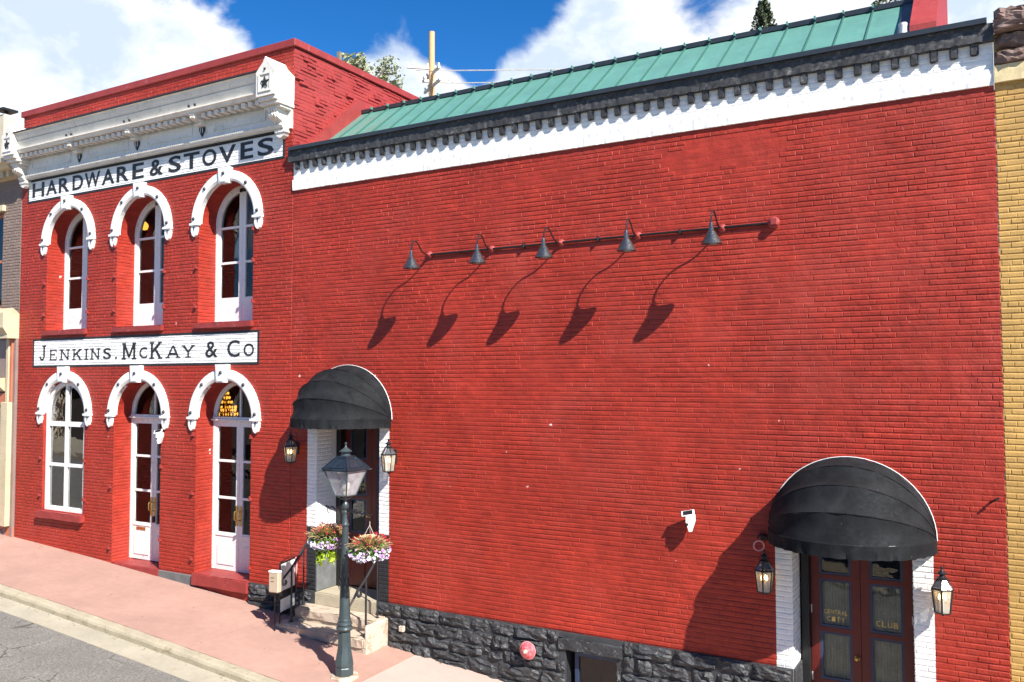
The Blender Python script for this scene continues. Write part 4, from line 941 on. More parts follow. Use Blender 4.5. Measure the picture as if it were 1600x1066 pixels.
obj('mortar_bed', MB().box(-11.75, XL1, -.028, -.002, 0.4, 1.38), m_mortblk, LB)
obj('lintel_stone', rough_box(BW['cx'] - .50, BW['cx'] + .50, -.055, .2, 1.165, 1.345, .012, seed=12), m_stoneblk, RB)
# reveals below the white paint in black: door jamb stones
obj('jamb_panel', MB().box(-10.178, -10.150, .0, .55, 1.41, 2.48, .004), m_grayblock, RB)
obj('jamb_panel', MB().box(D2['cx'] - D2['hw'] + .002, D2['cx'] - D2['hw'] + .03, .0, .45, .1, 1.41, .004), m_stoneblk, RB)
# basement window
wb = MB().box(-5.40, -5.36, .10, .16, .2, 1.165).box(-4.70, -4.665, .10, .16, .2, 1.165).box(-5.36, -4.70, .10, .16, 1.09, 1.165)
bwf = obj('basement_window', MB().box(-5.36, -5.30, .10, .16, .2, 1.12).box(-5.30, -4.70, .10, .16, 1.07, 1.12), m_bluepaint, RB)
obj('pane', MB().quad((-5.30, .13, .2), (-4.66, .13, .2), (-4.66, .13, 1.08), (-5.30, .13, 1.08)), m_glass, bwf, fix=False)
b = MB().box(-5.44, -4.67, .16, 1.2, .0, 1.16); b.f.pop(2); obj('interior', b, m_inside, RB)
obj('paint_patch_block', MB().box(-8.34, -8.25, -.105, -.04, 1.02, 1.11, .01), m_stepwhite, RB)
# ---- doors
def door_pair(D, zb, zt, y, panes, letters):
    fx0, fx1 = D['cx'] - D['hw'] + .03, D['cx'] + D['hw'] - .0
    fr = obj('door_frame', MB().box(fx0, fx0 + .09, y - .12, y + .08, zb, zt).box(fx1 - .05, fx1, y - .05, y + .08, zb, zt).box(fx0 + .09, fx1 - .05, y - .05, y + .08, zt - .05, zt), m_doorblk, RB)
    xc = (fx0 + .09 + fx1 - .05) / 2
    for sx in (-1, 1):
        xo = fx0 + .095 if sx < 0 else fx1 - .055; xi = xc + sx * .003; a, c_ = sorted((xo, xi))
        S = .105; b = MB(); b.box(a, a + S, y, y + .05, zb + .01, zt - .055).box(c_ - S, c_, y, y + .05, zb + .01, zt - .055)
        zz = sorted(panes); edges = [zb + .01] + [v for p in zz for v in p] + [zt - .055]
        for k in range(0, len(edges), 2):
            if edges[k + 1] - edges[k] > .005: b.box(a + S, c_ - S, y, y + .05, edges[k], edges[k + 1])
        b.box(a + S + .03, c_ - S - .03, y - .012, y, zb + .12, zz[0][0] - .10)
        lf = obj('door_leaf', b, m_doorred, RB)
        for k, (p0, p1) in enumerate(zz):
            g0, g1 = a + S, c_ - S; t = .03
            obj('pane_frame', MB().box(g0, g1, y + .006, y + .045, p0, p0 + t).box(g0, g1, y + .006, y + .045, p1 - t, p1).box(g0, g0 + t, y + .006, y + .045, p0 + t, p1 - t).box(g1 - t, g1, y + .006, y + .045, p0 + t, p1 - t), m_bluepaint, lf)
            obj('pane', MB().quad((g0 + t, y + .025, p0 + t), (g1 - t, y + .025, p0 + t), (g1 - t, y + .025, p1 - t), (g0 + t, y + .025, p1 - t)), m_glass3, lf, fix=False)
            for (kk, side, word, zw, hw_) in letters:
                if kk == k and side == sx:
                    gw = (g1 - g0 - 2 * t); n_ = len(word); cw = min(gw * .92 / n_, hw_ * .95); xs0 = (g0 + g1) / 2 - cw * n_ / 2
                    for j, ch in enumerate(word): put_glyph(ch, xs0 + cw * (j + .12), xs0 + cw * (j + .88), p0 + t + zw, p0 + t + zw + hw_, y + .0235, m_gold, lf, .0)
        # curtain behind
        cb = MB(); n_ = 26
        for k in range(n_):
            x0_ = a + S + (c_ - a - 2 * S) * k / n_; x1_ = a + S + (c_ - a - 2 * S) * (k + 1) / n_
            y0_ = y + .11 + .02 * math.sin(k * 1.3); y1_ = y + .11 + .02 * math.sin((k + 1) * 1.3)
            cb.quad((x0_, y0_, zz[0][0]), (x1_, y1_, zz[0][0]), (x1_, y1_, zz[-1][0] - .02 if len(zz) > 2 else zz[-1][1]), (x0_, y0_, zz[-1][0] - .02 if len(zz) > 2 else zz[-1][1]))
        if D is D2: obj('curtain', cb, m_curtain, lf)
        if sx < 0: obj('door_knob', MB().lathe([(.03, 0), (.032, .01), (.012, .012), (.012, .03), (.028, .045), (.02, .06), (.001, .062)], (0, 0, 0), 12).xf(Matrix.Translation((c_ - .05, y, (zz[0][0] + zz[0][1]) / 2 + .02)) @ Matrix.Rotation(PI / 2, 4, 'X')), m_brass, lf, smooth=True)
        for hz in (zb + .9, zb + 1.75):
            obj('hinge', MB().box(*sorted((xo, xo - sx * .012)), y - .012, y + .02, hz, hz + .10), m_polegrey, lf)
door_pair(D2, .25, 3.2, .52, [(2.50, 3.10), (1.84, 2.44), (1.18, 1.78)], [(1, -1, 'CENTRAL', .13, .055), (1, -1, 'CITY', .04, .06), (1, 1, 'CLUB', .05, .07)])
door_pair(D1, 1.41, 4.36, .60, [(3.60, 4.20), (2.97, 3.55), (2.33, 2.91)], [(1, 1, 'CENTRAL', .14, .055), (1, 1, 'CITY', .05, .06), (1, -1, 'CENTRAL', .14, .055), (1, -1, 'CITY', .05, .06)])
obj('notice', MB().box(-9.20, -8.98, .594, .598, 2.52, 2.82), m_white, RB)
obj('threshold', MB().box(-2.318, -.952, -.02, .6, .02, .25, .01), m_landing, RB)
# ---- stone steps at the left doorway
SS = thing('entrance_steps', 'worn stone entrance steps with a concrete landing at the doorway under the smaller awning', 'steps')
obj('landing', rough_box(-10.176, -8.822, -.03, .60, 1.19, 1.405, .004, cuts=4, seed=31).add(MB().box(-8.835, -8.72, -.03, .0, 1.19, 1.40)), m_landing, SS)
def slab_step(x0, x1, y0, y1, z0, z1, seed):
    bm = bmesh.new(); bmesh.ops.create_cube(bm, size=1)
    for v in bm.verts: v.co = Vector(((x0 + x1) / 2 + v.co.x * (x1 - x0), (y0 + y1) / 2 + v.co.y * (y1 - y0), (z0 + z1) / 2 + v.co.z * (z1 - z0)))
    ed = [e for e in bm.edges if abs((e.verts[0].co - e.verts[1].co).x) > .3]; bmesh.ops.subdivide_edges(bm, edges=ed, cuts=14)
    bmesh.ops.bevel(bm, geom=[e for e in bm.edges if e.calc_face_angle(0) > 1.0], offset=.022, segments=2, affect='EDGES')
    R = random.Random(seed)
    for v in bm.verts:
        if v.co.y < y1 - .05: v.co += Vector((0, R.uniform(-.014, .014), R.uniform(-.007, .007) * (1 if v.co.z > z0 + .05 else 0)))
    return MB().bm(bm)
obj('step', slab_step(-10.34, -8.64, -.33, .02, 1.035, 1.20, 3), m_step, SS)
obj('step', slab_step(-10.52, -8.63, -.60, .02, .82, .985, 5), m_step, SS)
obj('step_riser', MB().box(-10.30, -8.66, -.30, .0, .97, 1.04), m_step, SS)
obj('step_base', MB().box(-10.0, -8.645, -.58, .0, .60, .83), m_step, SS)
obj('step_end', rough_box(-8.655, -8.605, -.56, .0, .66, 1.17, .012, cuts=1, seed=3), m_stepwhite, SS)
# ------------------------------------------------------------------ yellow building
YB = thing('yellow_building', 'yellow painted brick building with a brown rough stone cornice at the right edge', 'building')
obj('wall', MB().quad((0.004, .0, -.6), (6, 0, -1.1), (6, 0, 8.9), (0.004, 0, 8.9)).quad((6, 0, -1.1), (6, 12, -1.1), (6, 12, 9), (6, 0, 9)).quad((6, 12, -1.1), (0.004, 12, -.6), (0.004, 12, 9), (6, 12, 9)).quad((.004, .1, 8.9), (6, .1, 8.9), (6, 12, 8.9), (.004, 12, 8.9)), m_yellow, YB)
bl = brick_list(.009, 6.0, 0.0, 8.335, lambda a, c_: [], seed=71); place_bricks(bl, 0.0, m_yellow, YB, 300, lambda x, z: x < .62 and z > 1.6, seed=12)
obj('pale_band', lumpy_bar(.006, 6.0, -.055, 8.335, 8.53, 90, .005, 16, rows=3), m_yellowlt, YB)
R = random.Random(8); x = .006
for (z0, z1, y0, lw) in ((8.53, 8.70, -.06, .42), (8.70, 8.88, -.03, .34), (8.88, 9.03, -.17, .5), (9.03, 9.17, -.10, .45)):
    x = .008
    while x < 6:
        w = lw * R.uniform(.7, 1.3); me = stone_mesh(w - .012, z1 - z0 - .008, .24, R.randrange(10 ** 6)); me.materials[0] = m_brownstone
        if not (z0 == 8.70 and R.random() < .25): link('stone', me, YB, (x + w / 2, y0 + .10 + R.uniform(-.02, .02), (z0 + z1) / 2))
        x += w
# ------------------------------------------------------------------ neighbour on the left
NB = thing('storefront_building', 'taupe brick building with cream and orange storefront trim at the left edge', 'building')
nx0, nx1 = -24.0, XL0 - .004
win = dict(cx=-20.6, hw=.82, zb=6.62, zs=8.85)
obj('wall', wall_mesh(nx0, nx1, .8, 9.6, [win], depth=.25), m_taupe, NB, fix=False)
bl = brick_list(nx0, nx1 - .01, 6.5, 9.5, lambda a, c_: blocked_by([win])(a, c_), seed=51)
me = bricks_mesh(bl, (0, 0, 0), (1, 0, 0), (0, -1, 0), 14); me.materials.append(m_taupe); q = link('brickwork', me, NB); q['kind'] = 'stuff'
obj('roof', MB().box(nx0, nx1 - .01, .02, 12, 9.3, 9.55), m_slate, NB)
obj('side_wall', MB().box(nx0, nx1 - .02, 11.9, 12, .5, 9.5).box(nx0, nx0 + .1, .01, 11.9, .5, 9.5), m_taupe, NB)
wf = obj('window', MB().box(-21.42, -19.78, .12, .18, 8.75, 8.85).box(-21.42, -21.34, .12, .18, 6.72, 8.75).box(-19.86, -19.78, .12, .18, 6.72, 8.75).box(-21.34, -19.86, .12, .18, 7.70, 7.76).box(-21.42, -19.78, .12, .18, 6.62, 6.72), m_orange, NB)
obj('pane', MB().quad((-21.34, .15, 6.72), (-19.86, .15, 6.72), (-19.86, .15, 8.75), (-21.34, .15, 8.75)), m_glass, wf, fix=False)
obj('window_hood', MB().box(-21.55, -19.68, -.08, .0, 8.85, 8.99, .01), m_cream, NB); obj('window_sill', MB().box(-21.5, -19.70, -.09, .1, 6.50, 6.62, .01), m_cream, NB)
b = MB().box(-21.4, -19.8, .26, 3, 6.6, 8.9); b.f.pop(2); obj('interior', b, m_inside, NB)
ncor = obj('cornice', MB().prism([(0, 9.98), (-.42, 9.93), (-.42, 9.83), (-.33, 9.78), (-.30, 9.72), (-.12, 9.70), (-.12, 9.58), (0, 9.55)], nx0, nx1 - .01, 'x'), m_cream, NB)
dm = MB().box(-.05, .05, -.12, 0, -.15, 0, .006).mesh('dentil', m_cream)
x = nx0 + .15
while x < nx1: link('dentil', dm, ncor, (x, -.10, 9.72)); x += .24
# storefront
obj('storefront_cornice', MB().prism([(0, 6.46), (-.20, 6.44), (-.24, 6.40), (-.24, 6.26), (-.14, 6.22), (-.10, 6.12), (0, 6.10)], nx0, nx1 - .01, 'x'), m_cream, NB)
obj('corner_cap', MB().prism([(-.36, 6.48), (-.36, 6.15), (-.26, 6.0), (-.26, 5.92), (0, 5.92), (0, 6.48), (-.15, 6.60)], -19.50, -19.06, 'x'), m_cream, NB)
for (x0, x1, m_, y) in ((-19.16, -19.06, m_taupepanel, -.06), (-19.24, -19.16, m_orange, -.09), (-19.34, -19.24, m_cream, -.12), (-19.44, -19.34, m_taupepanel, -.05)):
    obj('pilaster_strip', MB().box(x0, x1 - .004, y, 0, 4.5 if m_ is not m_taupepanel else 1.4, 5.92, .004), m_, NB)
obj('pilaster', MB().box(-19.44, -19.16, -.16, 0, 1.75, 4.5, .012), m_cream, NB)
obj('frieze_panel', MB().box(-22.6, -19.46, -.03, 0, 5.05, 5.9, .01), m_taupepanel, NB)
obj('lower_cornice', MB().prism([(0, 5.05), (-.22, 5.0), (-.22, 4.88), (-.08, 4.75), (0, 4.72)], nx0, -19.45, 'x'), m_cream, NB)
obj('signboard', MB().box(-22.6, -19.46, -.05, 0, 4.42, 4.70, .01), m_orange, NB)
obj('transom_panel', MB().box(-22.6, -19.46, -.04, 0, 3.98, 4.36, .01), m_taupepanel, NB); obj('trim_rail', MB().box(-22.6, -19.45, -.09, 0, 3.90, 3.97, .01), m_cream, NB)
sf = obj('shop_window', MB().box(-22.6, -19.46, -.03, .0, 2.95, 3.02).box(-19.62, -19.46, -.03, 0, 2.2, 3.88), m_cream, NB)
obj('pane', MB().quad((-22.5, -.015, 2.35), (-19.62, -.015, 2.35), (-19.62, -.015, 3.88), (-22.5, -.015, 3.88)), m_glass, sf, fix=False)
for k, z in enumerate((2.28, 2.05, 1.86, 1.64)):
    obj('base_board', MB().box(-22.6, -19.46, -.05 - .004 * k, 0, z - .16, z, .008), m_orange if k % 2 == 0 else m_taupepanel, NB)
obj('plinth', MB().box(nx0, -19.06, -.04, 0, 1.2, 1.74, .01), m_orange, NB)
# ------------------------------------------------------------------ awnings
def awning(cx, R_, P_, H_, zb, label):
    t = thing('awning', label, 'awning', (cx, 0, zb), group='black dome awnings over the doorways')
    b = MB(); NT, NP = 24, 40; ribs = 4
    for i in range(NT + 1):
        th = i / NT * PI / 2; fr_ = (i / NT * ribs) % 1.0
        sag = 1 - .050 * math.sin(PI * fr_) ** 1.0
        for j in range(NP + 1):
            ph = PI * j / NP; w = math.sin(ph); s_ = 1 - (1 - sag) * min(1, w * 1.5)
            wr = 1 + .0035 * math.sin(j * 1.9 + i * .6) + .012 * NZ.noise(Vector((j * .35, i * .25, R_ * 9))) + .006 * NZ.noise(Vector((j * .9, i * .8, R_ * 5)))
            b.v.append((-R_ * math.cos(ph) * (1 - (1 - s_) * .4), -P_ * w * math.sin(th) * s_ * wr - .012, H_ * w * math.cos(th) * s_ * wr + .15))
    for i in range(NT):
        for j in range(NP): b.f.append((i * (NP + 1) + j, i * (NP + 1) + j + 1, (i + 1) * (NP + 1) + j + 1, (i + 1) * (NP + 1) + j))
    o = obj('canopy', b, m_fabric, t, smooth=True, fix=False)
    # valance
    v = MB(); RR = random.Random(int(R_ * 1000)); n = 64
    for j in range(n + 1):
        ph = PI * j / n; jj = RR.uniform(-.012, .012)
        for (dz, dr) in ((.155, .0), (.15, .010), (.08, .006 + jj), (.03, .006 + jj * 1.4), (0.0 + .004 * math.sin(j * 1.7), .010 + jj)):
            v.v.append((-(R_ + dr) * math.cos(ph), -(P_ + dr) * math.sin(ph) - .012, dz))
    for j in range(n):
        for k in range(4): v.f.append((j * 5 + k, (j + 1) * 5 + k, (j + 1) * 5 + k + 1, j * 5 + k + 1))
    obj('valance', v, m_fabric, t, smooth=True, fix=False)
    # white edging on the wall
    for i in range(1, ribs + 1):
        th = i / ribs * PI / 2
        obj('seam', MB().tube([(-(R_ + .001) * math.cos(PI * k / 36), -(P_ + .003) * math.sin(PI * k / 36) * math.sin(th) - .012, .15 + (H_ + .003) * math.sin(PI * k / 36) * math.cos(th)) for k in range(37)], .0055, 5), m_fabric, t, smooth=True)
    e = MB(); e.tube([(-(R_ + .012) * math.cos(PI * k / 30), -.012, .13 + (H_ + .03) * math.sin(PI * k / 30)) for k in range(31)], .006, 6)
    obj('edge_trim', e, m_white, t, smooth=True)
    for i in range(ribs + 1):
        th = i / ribs * PI / 2
        obj('rib', MB().tube([(-(R_ - .012) * math.cos(PI * k / 24), -(P_ - .012) * math.sin(PI * k / 24) * math.sin(th) - .014, .15 + (H_ - .012) * math.sin(PI * k / 24) * math.cos(th)) for k in range(25)], .010, 6), m_iron, t, smooth=True)
    return t
awning(-9.495, .925, .90, .86, 4.215, 'smaller black dome awning over the doorway behind the street lamp')
awning(-1.635, .935, .92, .89, 3.00, 'larger looking black dome awning over the maroon double doors at lower right')
# ------------------------------------------------------------------ gooseneck sign lamps on a conduit
MX = (-7.82, -6.67, -5.49, -4.31, -3.135); MZ = 6.965
cd = thing('conduit_pipe', 'dark horizontal conduit pipe ending in a red junction box on the brick wall', 'pipe')
obj('pipe', MB().tube([(-7.80, -.030, MZ), (-5.4, -.032, MZ + .004), (-2.52, -.030, MZ + .01)], .017, 8), m_iron, cd, smooth=True)
obj('junction_box', MB().lathe([(.075, 0), (.075, .045), (.06, .06), (.02, .065)], (0, 0, 0), 14).xf(Matrix.Translation((-2.47, -.0, MZ + .012)) @ Matrix.Rotation(PI / 2, 4, 'X')), m_red_trim, cd, smooth=True)
obj('junction_box', MB().box(-2.50, -2.41, -.10, -.0, MZ - .03, MZ + .06, .01), m_red_trim, cd)
for x in (-6.1, -4.9, -3.7): obj('pipe_strap', MB().box(x - .012, x + .012, -.07, 0, MZ - .03, MZ + .035, .004), m_iron, cd)
ordn = ['leftmost', 'second from left', 'middle', 'fourth from left', 'rightmost']
def goose():
    t = thing('wall_lamp', 'x', 'lamp', (MX[0], 0, MZ), 0, 'gooseneck sign lamps on the conduit')
    obj('rosette', MB().lathe([(.058, 0), (.058, .025), (.035, .045), (.022, .07), (.018, .10)], (0, 0, 0), 14).xf(Matrix.Rotation(PI / 2, 4, 'X')), m_red_trim, t, smooth=True)
    pts = [(0, -.08, .0), (0, -.14, -.005), (0, -.20, .015), (0, -.26, .06), (0, -.31, .125), (0, -.37, .165), (0, -.43, .165), (0, -.475, .125), (0, -.49, .07), (0, -.495, .0), (0, -.50, -.075)]
    sp = []
    for i in range(len(pts) - 1):
        for k in range(3): sp.append(Vector(pts[i]).lerp(Vector(pts[i + 1]), k / 3))
    sp.append(Vector(pts[-1]))
    for _ in range(3): sp = [sp[0]] + [(sp[i - 1] + sp[i] * 2 + sp[i + 1]) / 4 for i in range(1, len(sp) - 1)] + [sp[-1]]
    obj('arm', MB().tube(sp, .011, 8), m_iron, t, smooth=True)
    s_ = MB().lathe([(.001, .10), (.022, .10), (.026, .08), (.026, .04), (.034, .035), (.034, .0), (.05, -.02), (.132, -.165), (.136, -.17), (.128, -.165), (.045, -.02), (.001, -.01)], (0, 0, 0), 28, cap=False)
    tilt = Matrix.Translation((0, -.50, -.10)) @ Matrix.Rotation(math.radians(2), 4, 'X')
    obj('shade', s_.xf(tilt), m_shade, t, smooth=True)
    obj('bulb', MB().lathe([(.001, -.02), (.02, -.04), (.033, -.08), (.02, -.11), (.001, -.12)], (0, 0, 0), 12, cap=False).xf(tilt), m_frost, t, smooth=True)
    return t
g0 = goose()
for i, x in enumerate(MX):
    g = g0 if i == 0 else copy_tree(g0)
    g.location = (x, 0, MZ); g.rotation_euler = (0, 0, math.radians((0, 5, -4, 3, 0)[i])); g['label'] = 'dark metal gooseneck lamp on the brick wall, ' + ordn[i] + ' of the five'
# ------------------------------------------------------------------ wall lanterns
def lantern(loc, label, lit=True):
    t = thing('wall_lantern', label, 'lantern', loc, 0, 'wall lanterns beside the doorways')
    y = -.17
    obj('wall_plate', MB().box(-.045, .045, -.03, 0, -.10, .12, .006), m_iron, t)
    obj('bracket_arm', MB().tube([(0, -.02, .05), (0, -.08, .0), (0, y, -.0), (0, y, .0)], .010, 6).tube([(0, -.02, -.06), (0, -.07, -.2), (0, -.12, -.24)], .008, 6), m_iron, t, smooth=True)
    zt, zb = .05, -.215; rt, rb_ = .118, .088; n = 6
    fr_ = MB()
    P = lambda r, z, k: (r * math.cos(PI / 6 + 2 * PI * k / n), y + r * math.sin(PI / 6 + 2 * PI * k / n), z)
    for k in range(n):
        fr_.tube([P(rt, zt, k), P(rb_, zb, k)], .0095, 4); fr_.tube([P(rt, zt, k), P(rt, zt, k + 1)], .011, 4); fr_.tube([P(rb_, zb, k), P(rb_, zb, k + 1)], .007, 4)
        fr_.tube([P(rt, zt, k), P(.055, zt + .105, k)], .007, 4)
    fr_.lathe([(rb_, zb), (rb_ * .9, zb - .012), (.02, zb - .02), (.012, zb - .04), (.001, zb - .045)], (0, y, 0), 6, rot=PI / 6)
    obj('frame', fr_, m_iron, t)
    for k in range(n):
        a, b_, c_, d = P(rt, zt, k), P(rt, zt, k + 1), P(rb_, zb, k + 1), P(rb_, zb, k)
        obj('glass_pane', MB().quad(a, b_, c_, d), m_wallglass, t, fix=False)
        obj('roof_pane', MB().quad(P(rt * 1.03, zt + .006, k), P(rt * 1.03, zt + .006, k + 1), P(.055, zt + .105, k + 1), P(.055, zt + .105, k)), m_roofglass, t, fix=False)
    obj('finial', MB().lathe([(.06, zt + .10), (.062, zt + .115), (.035, zt + .13), (.028, zt + .155), (.05, zt + .165), (.05, zt + .175), (.02, zt + .195), (.012, zt + .21), (.018, zt + .225), (.018, zt + .235), (.001, zt + .25)], (0, y, 0), 12, cap=False), m_iron, t, smooth=True)
    for k in range(3):
        a = PI / 2 + 2 * PI * k / 3; cx_, cy_ = .035 * math.cos(a), y + .035 * math.sin(a)
        obj('candle', MB().lathe([(.009, zb), (.009, zb + .14)], (cx_, cy_, 0), 8), m_frost, t)
        obj('bulb', MB().lathe([(.003, zb + .14), (.013, zb + .16), (.012, zb + .18), (.001, zb + .21)], (cx_, cy_, 0), 8), m_bulb, t, smooth=True)
    return t
lantern((-10.62, 0, 3.80), 'black lit wall lantern in the awning shadow, left of the steps doorway')
lantern((-8.50, 0, 3.75), 'black lit wall lantern on the right side of the steps doorway')
lantern((-2.615, 0, 2.57), 'black lit wall lantern in the awning shadow, left of the maroon doors')
lantern((-.64, 0, 2.58), 'black lit wall lantern on the right of the maroon doors')
# ------------------------------------------------------------------ small wall fittings
def seccam(loc, rz, label):
    t = thing('security_camera', label, 'camera', loc, rz, 'small white security cameras')
    obj('bracket', MB().box(-.03, .03, -.05, 0, -.03, .03, .004).tube([(0, -.04, 0), (0, -.10, -.01)], .012, 6), m_white, t)
    bd = MB().prism([(-.06, .055), (.06, .06), (.062, -.02), (.02, -.15), (-.02, -.155), (-.06, -.03)], -.17, -.09); bd.xf(Matrix.Rotation(.25, 4, 'Z')); obj('body', bd, m_white, t)
    sp_ = MB().box(-.085, .085, -.045, .045, 0, .014, .003); sp_.xf(Matrix.Translation((0, -.13, .075)) @ Matrix.Rotation(math.radians(42), 4, 'X') @ Matrix.Rotation(.3, 4, 'Z')); obj('panel_mount', sp_, m_white, t)
    s2 = MB().box(-.062, .062, -.034, .034, .0145, .019); s2.xf(Matrix.Translation((0, -.13, .075)) @ Matrix.Rotation(math.radians(42), 4, 'X') @ Matrix.Rotation(.3, 4, 'Z')); obj('solar_panel', s2, m_iron, t)
    obj('lens', MB().lathe([(.018, 0), (.018, .01), (.001, .012)], (0, 0, 0), 10).xf(Matrix.Translation((0, -.17, -.06)) @ Matrix.Rotation(PI / 2, 4, 'X')), m_iron, t)
    return t
seccam((-3.60, 0, 3.16), .0, 'white security camera with dark solar panel on the open red wall')
seccam((-14.14, 0, 3.92), .2, 'white security camera on the brick pier beside the middle arched door')
t = thing('ring_bracket', 'faded pink ring hanging from an iron bracket by the larger awning', 'bracket', (-2.66, 0, 2.97))
obj('arm', MB().box(-.05, .03, -.12, 0, .045, .06).box(-.05, -.038, -.12, -.10, 0, .05).box(-.02, .05, -.06, 0, -.01, .045), m_iron, t)
rg = MB(); rg.tube([(.062 * math.cos(2 * PI * k / 20), 0, .062 * math.sin(2 * PI * k / 20)) for k in range(21)], .011, 6); obj('ring', rg.xf(Matrix.Translation((-.03, -.13, -.065)) @ Matrix.Rotation(.4, 4, 'Z')), m_pink, t, smooth=True)
t = thing('alarm_bell', 'faded red round alarm bell with pale hub on the black stone foundation', 'bell', (-6.0, -.06, 1.10))
RX = Matrix.Rotation(PI / 2, 4, 'X')
obj('gong', MB().lathe([(.118, .06), (.126, .066), (.128, .075), (.112, .085), (.085, .11), (.05, .125), (.001, .13)], (0, 0, 0), 28, cap=False).xf(RX), m_bellred, t, smooth=True)
obj('rim', MB().tube([(.123 * math.cos(2 * PI * k / 28), -.072, .123 * math.sin(2 * PI * k / 28)) for k in range(29)], .008, 6), m_pink, t, smooth=True)
obj('hub', MB().lathe([(.03, .12), (.03, .155), (.016, .16), (.014, .185), (.001, .19)], (0, 0, 0), 12).xf(RX), m_stepwhite, t, smooth=True)
obj('mount', MB().lathe([(.05, -.02), (.05, .07)], (0, 0, 0), 12).xf(RX), m_iron, t)
t = obj('wall_hook', MB().tube([(-.15, 0, 3.60), (-.13, -.05, 3.62), (-.09, -.09, 3.65), (-.06, -.08, 3.67)], .012, 6), m_iron, smooth=True); tag(t, 'small dark iron hook near the yellow building edge', 'hook')
# ------------------------------------------------------------------ street lamp
LX, LY = -8.345, -1.37; LZ = gz(LX, LY)
t = thing('street_lamp', 'tall dark green cast iron street lamp with a four sided glass lantern', 'street lamp', (LX, LY, LZ))
obj('footing', MB().lathe([(.215, -.05), (.215, .012), (.19, .028)], (0, 0, 0), 8, rot=PI / 8), m_stepwhite, t)
obj('base', MB().lathe([(.135, .022), (.135, .135), (.128, .145), (.128, .155), (.136, .165), (.136, .20), (.118, .30), (.098, .42), (.090, .62), (.086, .655)], (0, 0, 0), 8, rot=PI / 8), m_lampgreen, t)
obj('base_ring', MB().lathe([(.088, .65), (.112, .665), (.122, .69), (.112, .715), (.100, .72), (.100, .735), (.112, .75), (.106, .775), (.088, .785), (.088, .80), (.094, .81), (.088, .83)], (0, 0, 0), 20), m_lampgreen, t, smooth=True)
sh = MB(); nz = 60
for i in range(nz + 1):
    z = .83 + (2.16 - .83) * i / nz; r = .082 - (.082 - .046) * (i / nz) ** .8
    for k in range(24):
        a = 2 * PI * k / 24; tw = (z - 1.15) * 9 if z > 1.15 else 0
        fl_ = 1 + (.05 * math.cos(6 * (a + tw)) if z < 1.95 else 0); sh.v.append((r * fl_ * math.cos(a), r * fl_ * math.sin(a), z))
for i in range(nz):
    for k in range(24): sh.f.append((i * 24 + k, i * 24 + (k + 1) % 24, (i + 1) * 24 + (k + 1) % 24, (i + 1) * 24 + k))
obj('shaft', sh, m_lampgreen, t, smooth=True)
lv = MB()
for k in range(10):
    a = 2 * PI * k / 10 + .3
    for (z, s_) in ((1.28, .05), (1.38, .045), (1.47, .035)):
        c_ = Vector((math.cos(a + z * 3), math.sin(a + z * 3), 0)); s2 = Vector((-c_.y, c_.x, 0)); r = .078
        lv.poly([c_ * r + Vector((0, 0, z - s_)), c_ * (r + .012) + s2 * s_ * .35 + Vector((0, 0, z)), c_ * (r + .022) + Vector((0, 0, z + s_)), c_ * (r + .012) - s2 * s_ * .35 + Vector((0, 0, z))])
q = obj('leaf_relief', lv, m_lampgreen, t); q['kind'] = 'stuff'
obj('shaft_collar', MB().lathe([(.052, 2.155), (.060, 2.165), (.060, 2.18), (.050, 2.19), (.044, 2.20), (.044, 2.33), (.052, 2.34), (.056, 2.365), (.05, 2.38), (.030, 2.39), (.045, 2.415), (.052, 2.45), (.042, 2.49), (.024, 2.51), (.020, 2.56), (.035, 2.575)], (0, 0, 0), 18), m_lampgreen, t, smooth=True)
# basket arms
aa = math.radians(-16); ca, sa = math.cos(aa), math.sin(aa); ZA = 2.385; AR = {-1: .47, 1: .62}
arm = MB()
for sx in (-1, 1):
    pts = [(sx * s_ * ca, sx * s_ * sa, ZA + .012 * math.sin(s_ * 40)) for s_ in np.linspace(.04, AR[sx], 16)]
    arm.tube(pts, .013, 6); ex, ey = sx * AR[sx] * ca, sx * AR[sx] * sa
    arm.tube([(ex, ey, ZA), (ex + sx * .01, ey, ZA - .035), (ex + sx * .005, ey, ZA - .07), (ex - sx * .02, ey, ZA - .085)], .007, 5); arm.tube([(ex, ey, ZA), (ex + sx * .03, ey, ZA + .02), (ex + sx * .035, ey, ZA - .015)], .006, 5)
    arm.tube([(sx * .05 * ca, sx * .05 * sa, ZA - .10), (sx * .12 * ca, sx * .12 * sa, ZA - .06), (sx * .17 * ca, sx * .17 * sa, ZA)], .006, 5)
obj('basket_arm', arm, m_iron, t, smooth=True)
# lantern head
ZB_, ZE, ZT, HB, HE, HT = 2.60, 2.965, 3.165, .105, .215, .085
fr_ = MB(); sq = [(-1, -1), (1, -1), (1, 1), (-1, 1)]
for k in range(4):
    a, b_ = sq[k], sq[(k + 1) % 4]
    fr_.tube([(a[0] * HB, a[1] * HB, ZB_), (a[0] * HE, a[1] * HE, ZE)], .0135, 4)
    fr_.tube([(a[0] * HB, a[1] * HB, ZB_), (b_[0] * HB, b_[1] * HB, ZB_)], .011, 4)
    fr_.tube([(a[0] * HE, a[1] * HE, ZE), (a[0] * (HE + .055), a[1] * (HE + .055), ZE + .004)], .009, 4)
    fr_.tube([(a[0] * .02, a[1] * .02, ZB_ - .06), (a[0] * .05, a[1] * .05, ZB_ - .045), (a[0] * HB * .9, a[1] * HB * .9, ZB_)], .008, 4)
obj('lantern_frame', fr_, m_lampgreen, t)
for k in range(4):
    a, b_ = sq[k], sq[(k + 1) % 4]
    obj('glass_pane', MB().quad((a[0] * HB, a[1] * HB, ZB_), (b_[0] * HB, b_[1] * HB, ZB_), (b_[0] * HE, b_[1] * HE, ZE), (a[0] * HE, a[1] * HE, ZE)), m_lampglass, t, fix=False)
